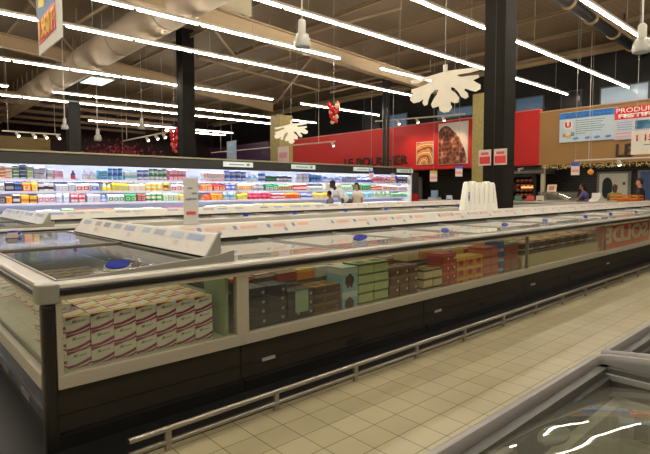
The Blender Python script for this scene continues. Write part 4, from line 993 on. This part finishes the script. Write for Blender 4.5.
# ------------------------------------------------------------------ near chest freezers (lower right)
def chest(x0, x1, label, empty=True):
    yb, yf = -.45, .622; zf = .885
    t = thing('chest_freezer', label, 'freezer', (0, 0, 0), 0, 'grey chest freezers beside the viewer')
    def fz(y): return zf+.075*(1-((y-yb)/(yf-yb))**2)                # frame arches up away from the aisle
    mb = MB(); bx = .05
    mb.box(x0+bx, x1-bx, yb+bx, yf-bx, .08, .14, M((60, 58, 56), .5))
    for (a, b, c, d) in ((x0+bx, x1-bx, yf-bx-.03, yf-bx), (x0+bx, x1-bx, yb+bx, yb+bx+.03), (x0+bx, x0+bx+.03, yb+bx, yf-bx), (x1-bx-.03, x1-bx, yb+bx, yf-bx)): mb.box(a, b, c, d, .1, .85, M((70, 68, 66), .5))
    mb.box(x0+.1, x1-.1, yb+.1, yf-.1, 0, .08, BLACK); mb.build('cabinet_body', t)
    # rounded frame: follow a rounded-rectangle path
    path = []; r = .055
    def arc(cx, cy, a0): return [(cx+r*math.cos(a0+PI/2*k/7), cy+r*math.sin(a0+PI/2*k/7)) for k in range(8)]
    side = lambda p, q, n: [(p[0]+(q[0]-p[0])*k/n, p[1]+(q[1]-p[1])*k/n) for k in range(1, n)]
    c1, c2, c3, c4 = arc(x1-r, yf-r, 0), arc(x0+r, yf-r, PI/2), arc(x0+r, yb+r, PI), arc(x1-r, yb+r, -PI/2)
    path = c1+side(c1[-1], c2[0], 12)+c2+side(c2[-1], c3[0], 8)+c3+side(c3[-1], c4[0], 12)+c4+side(c4[-1], c1[0], 8)
    prof = [(0, -.05), (.0, -.004), (.005, .008), (.013, .013), (.027, .012), (.034, .005), (.037, -.006), (.037, -.05)]   # (inset, height)
    mb = MB(); n = len(path); m = len(prof); i0 = mb.mi(M((136, 134, 132), .3)); k0 = len(mb.v)
    for j in range(n):
        p = Vector(path[j]); a = Vector(path[j-1]); b = Vector(path[(j+1) % n]); tg = (b-a).normalized(); nin = Vector((-tg.y, tg.x))
        for u, z in prof:
            q = p+nin*u; mb.v.append((q.x, q.y, fz(p.y)+z))
    for j in range(n):
        for k in range(m):
            mb.f.append((k0+j*m+k, k0+((j+1) % n)*m+k, k0+((j+1) % n)*m+(k+1) % m, k0+j*m+(k+1) % m)); mb.m.append(i0)
    mb.build('frame', t, smooth=True)
    # dark inner channel and lid glass
    mb = MB(); z = zf-.03
    g = .036
    for (a, b, c, d) in ((x0+g, x1-g, yf-g-.028, yf-g), (x1-g-.03, x1-g, yb+g, yf-g), (x0+g, x0+g+.03, yb+g, yf-g), (x0+g, x1-g, yb+g, yb+g+.03)):
        mb.box(a, b, c, d, .80, z+.02, M((84, 84, 80), .4))
    mb.build('inner_channel', t)
    MB().box(x1-g-.045, x1-g-.03, yb+g+.03, yf-g-.028, z-.012, z+.004, M((150, 150, 148), .35)).build('slide_rail', t)
    ld = MB()
    nx, ny = 24, 16; k0 = len(ld.v); gi = ld.mi(CHESTGLASS); xa, xb, ya, yc = x0+g+.02, x1-g-.02, yb+g+.02, yf-g-.02
    for j in range(ny+1):
        for i in range(nx+1):
            ld.v.append((xa+(xb-xa)*i/nx, ya+(yc-ya)*j/ny, .935-.058*(xa+(xb-xa)*i/nx-(x0+x1)/2)**2-.15*(ya+(yc-ya)*j/ny-(yb+yf)/2)**2-.03))
    for j in range(ny):
        for i in range(nx):
            k = k0+j*(nx+1)+i; ld.f.append((k, k+1, k+nx+2, k+nx+1)); ld.m.append(gi)
    ld.build('lid', t, smooth=True)
    LN = M((206, 206, 188), .45)
    mb = MB(); mb.box(x0+.09, x1-.09, yb+.09, yf-.1, .14, .30, LN); mb.box(x1-.13, x1-.095, yb+.09, yf-.1, .30, .80, LN); mb.box(x0+.09, x0+.12, yb+.09, yf-.1, .3, .8, LN)
    mb.box(x0+.09, x1-.09, yf-.13, yf-.1, .30, .80, LN); mb.box(x0+.09, x1-.09, yb+.09, yb+.12, .3, .8, LN); mb.build('tub_liner', t)
    MB().box(x1-.136, x1-.131, .16, .5, .68, .79, M((186, 184, 160), .5)).build('instruction_plate', t)
    mb = MB()
    for k in range(4): mb.box(x1-.139, x1-.136, .18+.075*k, .23+.075*k, .70, .77, M((130, 132, 110), .5))
    mb.build('pictogram', t)
    mb = MB(); nn_ = 20
    mb.prism([(x1-.62+.06*math.cos(2*PI*k/nn_), .49+.03*math.sin(2*PI*k/nn_)) for k in range(nn_)], 'z', .862, .868, M((112, 114, 106), .3)); mb.build('lid_grip', t)
    return t
chest(-.2, 1.80, 'grey chest freezer with empty tub at the lower right corner')
chest(1.82, 3.9, 'second grey chest freezer at the right edge, behind the first')
for k, wd in enumerate(('third', 'fourth', 'fifth', 'sixth', 'seventh')): chest(3.95+2.2*k, 6.1+2.2*k, '%s grey chest freezer along the aisle, off to the right' % wd)
pcol = [((160, 170, 180), 'pale blue'), ((120, 60, 40), 'brown'), ((200, 190, 180), 'white'), ((90, 120, 90), 'green')]
for x0 in (1.88,):
    for i in range(4):
        for j in range(4):
            c, wd = pcol[(i+2*j) % 4]
            me = plain_carton(.2, .19, .12, M(c, .5), M((190, 190, 186), .5), M((150, 60, 60), .5))
            carton(me, (x0+.14+.215*i, -.3+.2*j, .302), '%s pack lying in the second chest freezer, row %d from its front' % (wd, 4-j), 'packs in the second chest freezer', 'frozen_pack')

# ------------------------------------------------------------------ people
def cap(mb, p, q, r1, r2, mat, n=12):
    p = Vector(p); q = Vector(q); mb.tube(p, q, r1, mat, r2=r2, seg=n); mb.ball(tuple(p), r1, mat, n, 8); mb.ball(tuple(q), r2, mat, n, 8)
def remesh(mb, name, vox, parent=None, loc=None):
    me = mb.mesh(name); o = bpy.data.objects.new(name, me); COL.objects.link(o)
    r = o.modifiers.new('r', 'REMESH'); r.mode = 'VOXEL'; r.voxel_size = vox; r.use_smooth_shade = True
    s = o.modifiers.new('s', 'SMOOTH'); s.iterations = 3; s.factor = .5
    dg = bpy.context.evaluated_depsgraph_get(); new = bpy.data.meshes.new_from_object(o.evaluated_get(dg))
    mats = list(me.materials)
    o.modifiers.clear(); o.data = new; bpy.data.meshes.remove(me)
    new.materials.clear(); new.materials.append(mats[0]); new.name = name
    new.polygons.foreach_set('material_index', [0]*len(new.polygons))
    if parent: o.parent = parent
    if loc is not None: o.location = loc
    return o
def person(loc, rz, label, H=1.75, lean=0., turn=0., nod=0., skin=(120, 78, 56), shirt=(220, 220, 224), pants=(60, 60, 80), hairc=(24, 20, 18), hair='short', arms=None, sleeve=.55):
    """local +x is forward, +y the left hand side; joints are set for the pose, then skinned into one body"""
    s = H/1.75; S = M(skin, .55, var=.03); mb = MB()
    hip = Vector((0, 0, .92))*s; f = Vector((math.sin(lean), 0, math.cos(lean)))       # trunk axis
    side = Vector((0, 1, 0)); fw = Vector((math.cos(lean), 0, -math.sin(lean)))
    waist = hip+f*.16*s; chest_ = hip+f*.40*s; neck0 = hip+f*.53*s; neck1 = neck0+(f+Vector((.15, 0, .35))).normalized()*.09*s
    hd = Vector((math.sin(nod)*math.cos(turn), math.sin(nod)*math.sin(turn), math.cos(nod)))
    head = neck1+hd*.115*s
    face = Vector((math.cos(nod)*math.cos(turn), math.cos(nod)*math.sin(turn), -math.sin(nod))); hl = hd.cross(face)
    def trunk(m, mat, g):
        for w_, p, r in ((.09, hip, .12), (.075, waist, .115), (.10, chest_, .12), (.12, neck0-f*.06*s, .075)):
            cap(m, p-side*w_*s, p+side*w_*s, (r+g)*s, (r+g)*s, mat)
        cap(m, hip, chest_, (.125+g)*s, (.13+g)*s, mat); cap(m, chest_, neck0-f*.03*s, (.12+g)*s, (.07+g)*s, mat)
    trunk(mb, S, 0)
    cap(mb, neck0, neck1+hd*.03*s, .058*s, .054*s, S)
    mb.ball(tuple(head), .1*s, S, 16, 10, (.92, .8, 1.12)); mb.ball(tuple(head+face*.025*s-hd*.05*s), .075*s, S, 12, 8, (.95, .8, .85))
    cap(mb, head+face*.085*s+hd*.01*s, head+face*.112*s-hd*.022*s, .011*s, .017*s, S, 8)                                     # nose
    for e in (-1, 1): mb.ball(tuple(head+hl*.08*e*s-hd*.01*s), .024*s, S, 8, 6, (.6, .5, 1.1))                                # ears
    hips = []; leg = []
    for e in (-1, 1):
        h0 = hip+side*.095*e*s; kn = Vector((.03+.02*e, .1*e, .5))*s; an = Vector((-.01+.05*e, .11*e, .08))*s
        cap(mb, h0, kn, .088*s, .058*s, S); cap(mb, kn, an, .056*s, .038*s, S); cap(mb, an-Vector((.03, 0, .03))*s, an+Vector((.15, .02*e, -.045))*s, .036*s, .03*s, S)
        leg.append((h0, kn, an))
    arm = []
    for k, e in enumerate((-1, 1)):
        sh = neck0-f*.055*s+side*.185*e*s
        if arms: el = sh+Vector(arms[k][0])*s; wr = el+Vector(arms[k][1])*s
        else: el = sh+Vector((.02, .04*e, -.29))*s; wr = el+Vector((.1, -.01*e, -.23))*s
        cap(mb, sh, el, .05*s, .04*s, S); cap(mb, el, wr, .04*s, .027*s, S)
        d = (wr-el).normalized(); u = d.orthogonal().normalized() if abs(d.z) > .95 else Vector((0, 0, 1)).cross(d).normalized(); w_ = d.cross(u)
        cap(mb, wr+d*.02*s-u*.02*s, wr+d*.075*s-u*.022*s, .02*s, .017*s, S, 8); cap(mb, wr+d*.02*s+u*.02*s, wr+d*.075*s+u*.022*s, .02*s, .017*s, S, 8)   # palm
        for q, ln in zip((-.033, -.011, .011, .033), (.055, .07, .066, .05)):
            a = wr+d*.085*s+u*q*s; b = a+(d*.6-w_*.25)*ln*s; cap(mb, a, b, .0095*s, .009*s, S, 6); cap(mb, b, b+(d*.4-w_*.55)*ln*.7*s, .009*s, .008*s, S, 6)
        a = wr+d*.03*s-u*e*.035*s; cap(mb, a, a+(d*.7-u*e*.6-w_*.2)*.05*s, .011*s, .009*s, S, 6)                               # thumb from the side of the palm
        arm.append((sh, el, wr))
    body = remesh(mb, 'person', .0095*s, loc=loc); body.rotation_euler = (0, 0, rz); tag(body, label, 'person')
    c = MB(); SH = M(shirt, .8, var=.06); trunk(c, SH, .016)
    for sh, el, wr in arm: cap(c, sh-Vector((0, 0, .0)), sh.lerp(el, sleeve/.55*.62 if sleeve < 1 else 1.), .064*s, .06*s, SH); (cap(c, el, el.lerp(wr, .85), .056*s, .042*s, SH) if sleeve >= 1 else None)
    remesh(c, 'shirt', .013*s, body)
    c = MB(); PT = M(pants, .8, var=.06)
    cap(c, hip-side*.09*s, hip+side*.09*s, .138*s, .138*s, PT); cap(c, hip-side*.07*s, waist-f*.06*s, .13*s, .13*s, PT)
    for h0, kn, an in leg: cap(c, h0, kn, .104*s, .074*s, PT); cap(c, kn, an+Vector((0, 0, .02))*s, .072*s, .06*s, PT)
    remesh(c, 'trousers', .013*s, body)
    for h0, kn, an in leg:
        c = MB(); c.ball(tuple(an+Vector((.055, 0, -.05))*s), .05*s, BLACK, 12, 8, (2.5, 1, .6)); c.build('shoe', body, smooth=True)
    c = MB(); HM = M(hairc, .8, var=.2); back = -face
    c.ball(tuple(head+hd*.02*s+back*.018*s), .107*s, HM, 16, 10, (.93, .84, 1.06))
    if hair == 'bob': cap(c, head+back*.05*s, head+back*.055*s-hd*.11*s, .085*s, .075*s, HM)
    hb = c.mesh('hair'); bm = bmesh.new(); bm.from_mesh(hb)
    kill = [v for v in bm.verts if (v.co-head).dot(face) > .035*s and (v.co-head).dot(hd) < .05*s]
    bmesh.ops.delete(bm, geom=kill, context='VERTS'); bm.to_mesh(hb); bm.free()
    ho = bpy.data.objects.new('hair', hb); COL.objects.link(ho); ho.parent = body
    for e in (-1, 1): MB().ball(tuple(head+face*.087*s+hl*.032*e*s+hd*.012*s), .011*s, M((30, 24, 22), .2), 8, 6).build('eye', body)
    MB().ball(tuple(head+face*.093*s-hd*.052*s), .02*s, M((120, 60, 54), .5), 8, 6, (.5, 1, .35)).build('mouth', body)
    return body
# shoppers between the far island and the dairy wall
person((12.24, 12.35, 0), math.radians(163), 'man in a white T-shirt bending forward at the chilled wall', 1.98, lean=.78, nod=.6, skin=(62, 42, 32), shirt=(226, 228, 232), pants=(60, 62, 80), hairc=(14, 12, 11),
       arms=[((.12, .02, -.28), (.22, .0, -.14)), ((-.06, .08, -.29), (.1, .02, -.24))])
person((11.35, 12.25, 0), math.radians(120), 'child in a grey top standing left of the bending man', 1.42, nod=.3, skin=(110, 72, 54), shirt=(120, 118, 130), pants=(70, 70, 90), hairc=(24, 18, 16))
person((12.66, 12.2, 0), math.radians(185), 'woman with short black hair and cream top right of the bending man', 1.7, lean=.12, nod=.35, skin=(190, 130, 100), shirt=(232, 222, 206), pants=(60, 60, 70), hairc=(16, 12, 12), hair='bob', sleeve=.35)
# staff and customers at the counter
person((18.75, 6.85, 0), math.radians(110), 'dark haired server in a violet top leaning over the counter', 1.66, lean=.2, nod=.3, skin=(176, 120, 92), shirt=(104, 96, 150), pants=(50, 50, 60), hairc=(22, 18, 16), hair='bob', arms=[((.2, .03, -.2), (.24, .05, .0)), ((.2, .03, -.2), (.24, -.05, .0))])
person((18.9, 6.0, 0), math.radians(10), 'brown haired person in an olive patterned top seen from behind', 1.6, skin=(176, 124, 96), shirt=(122, 116, 66), pants=(60, 56, 50), hairc=(66, 44, 28), hair='bob')
person((18.75, 5.2, 0), math.radians(100), 'man in a dark navy shirt standing right of the door', 1.78, skin=(176, 120, 90), shirt=(26, 28, 44), pants=(40, 40, 46), hairc=(40, 30, 24), turn=.3, nod=.15)

# ------------------------------------------------------------------ camera and world
cam = bpy.data.cameras.new('camera'); co = bpy.data.objects.new('camera', cam); COL.objects.link(co)
yaw, pit, rol = math.radians(47.78), math.radians(3.39), math.radians(-.18)
fwd = Vector((math.cos(yaw)*math.cos(pit), math.sin(yaw)*math.cos(pit), -math.sin(pit))); rt0 = Vector((math.sin(yaw), -math.cos(yaw), 0)); up0 = rt0.cross(fwd)
rt = rt0*math.cos(rol)+up0*math.sin(rol); up = -rt0*math.sin(rol)+up0*math.cos(rol)
co.matrix_world = Matrix(((rt.x, up.x, -fwd.x, 0), (rt.y, up.y, -fwd.y, 0), (rt.z, up.z, -fwd.z, 1.45), (0, 0, 0, 1)))
cam.sensor_width = 36; cam.lens = 498.2/650*36; cam.shift_y = -7/650; cam.clip_start = .05; cam.clip_end = 200
bpy.context.scene.camera = co
w = bpy.data.worlds.new('world'); w.use_nodes = True; bpy.context.scene.world = w
w.node_tree.nodes['Background'].inputs[0].default_value = (.9, .8, .65, 1); w.node_tree.nodes['Background'].inputs[1].default_value = .05
sc = bpy.context.scene
sc.view_settings.view_transform = 'Standard'; sc.view_settings.look = 'None'; sc.view_settings.exposure = 0.
sc.cycles.max_bounces = 10; sc.cycles.transparent_max_bounces = 16; sc.cycles.diffuse_bounces = 4; sc.cycles.glossy_bounces = 4
sc.cycles.sample_clamp_indirect = 4.
sc.cycles.use_denoising = True
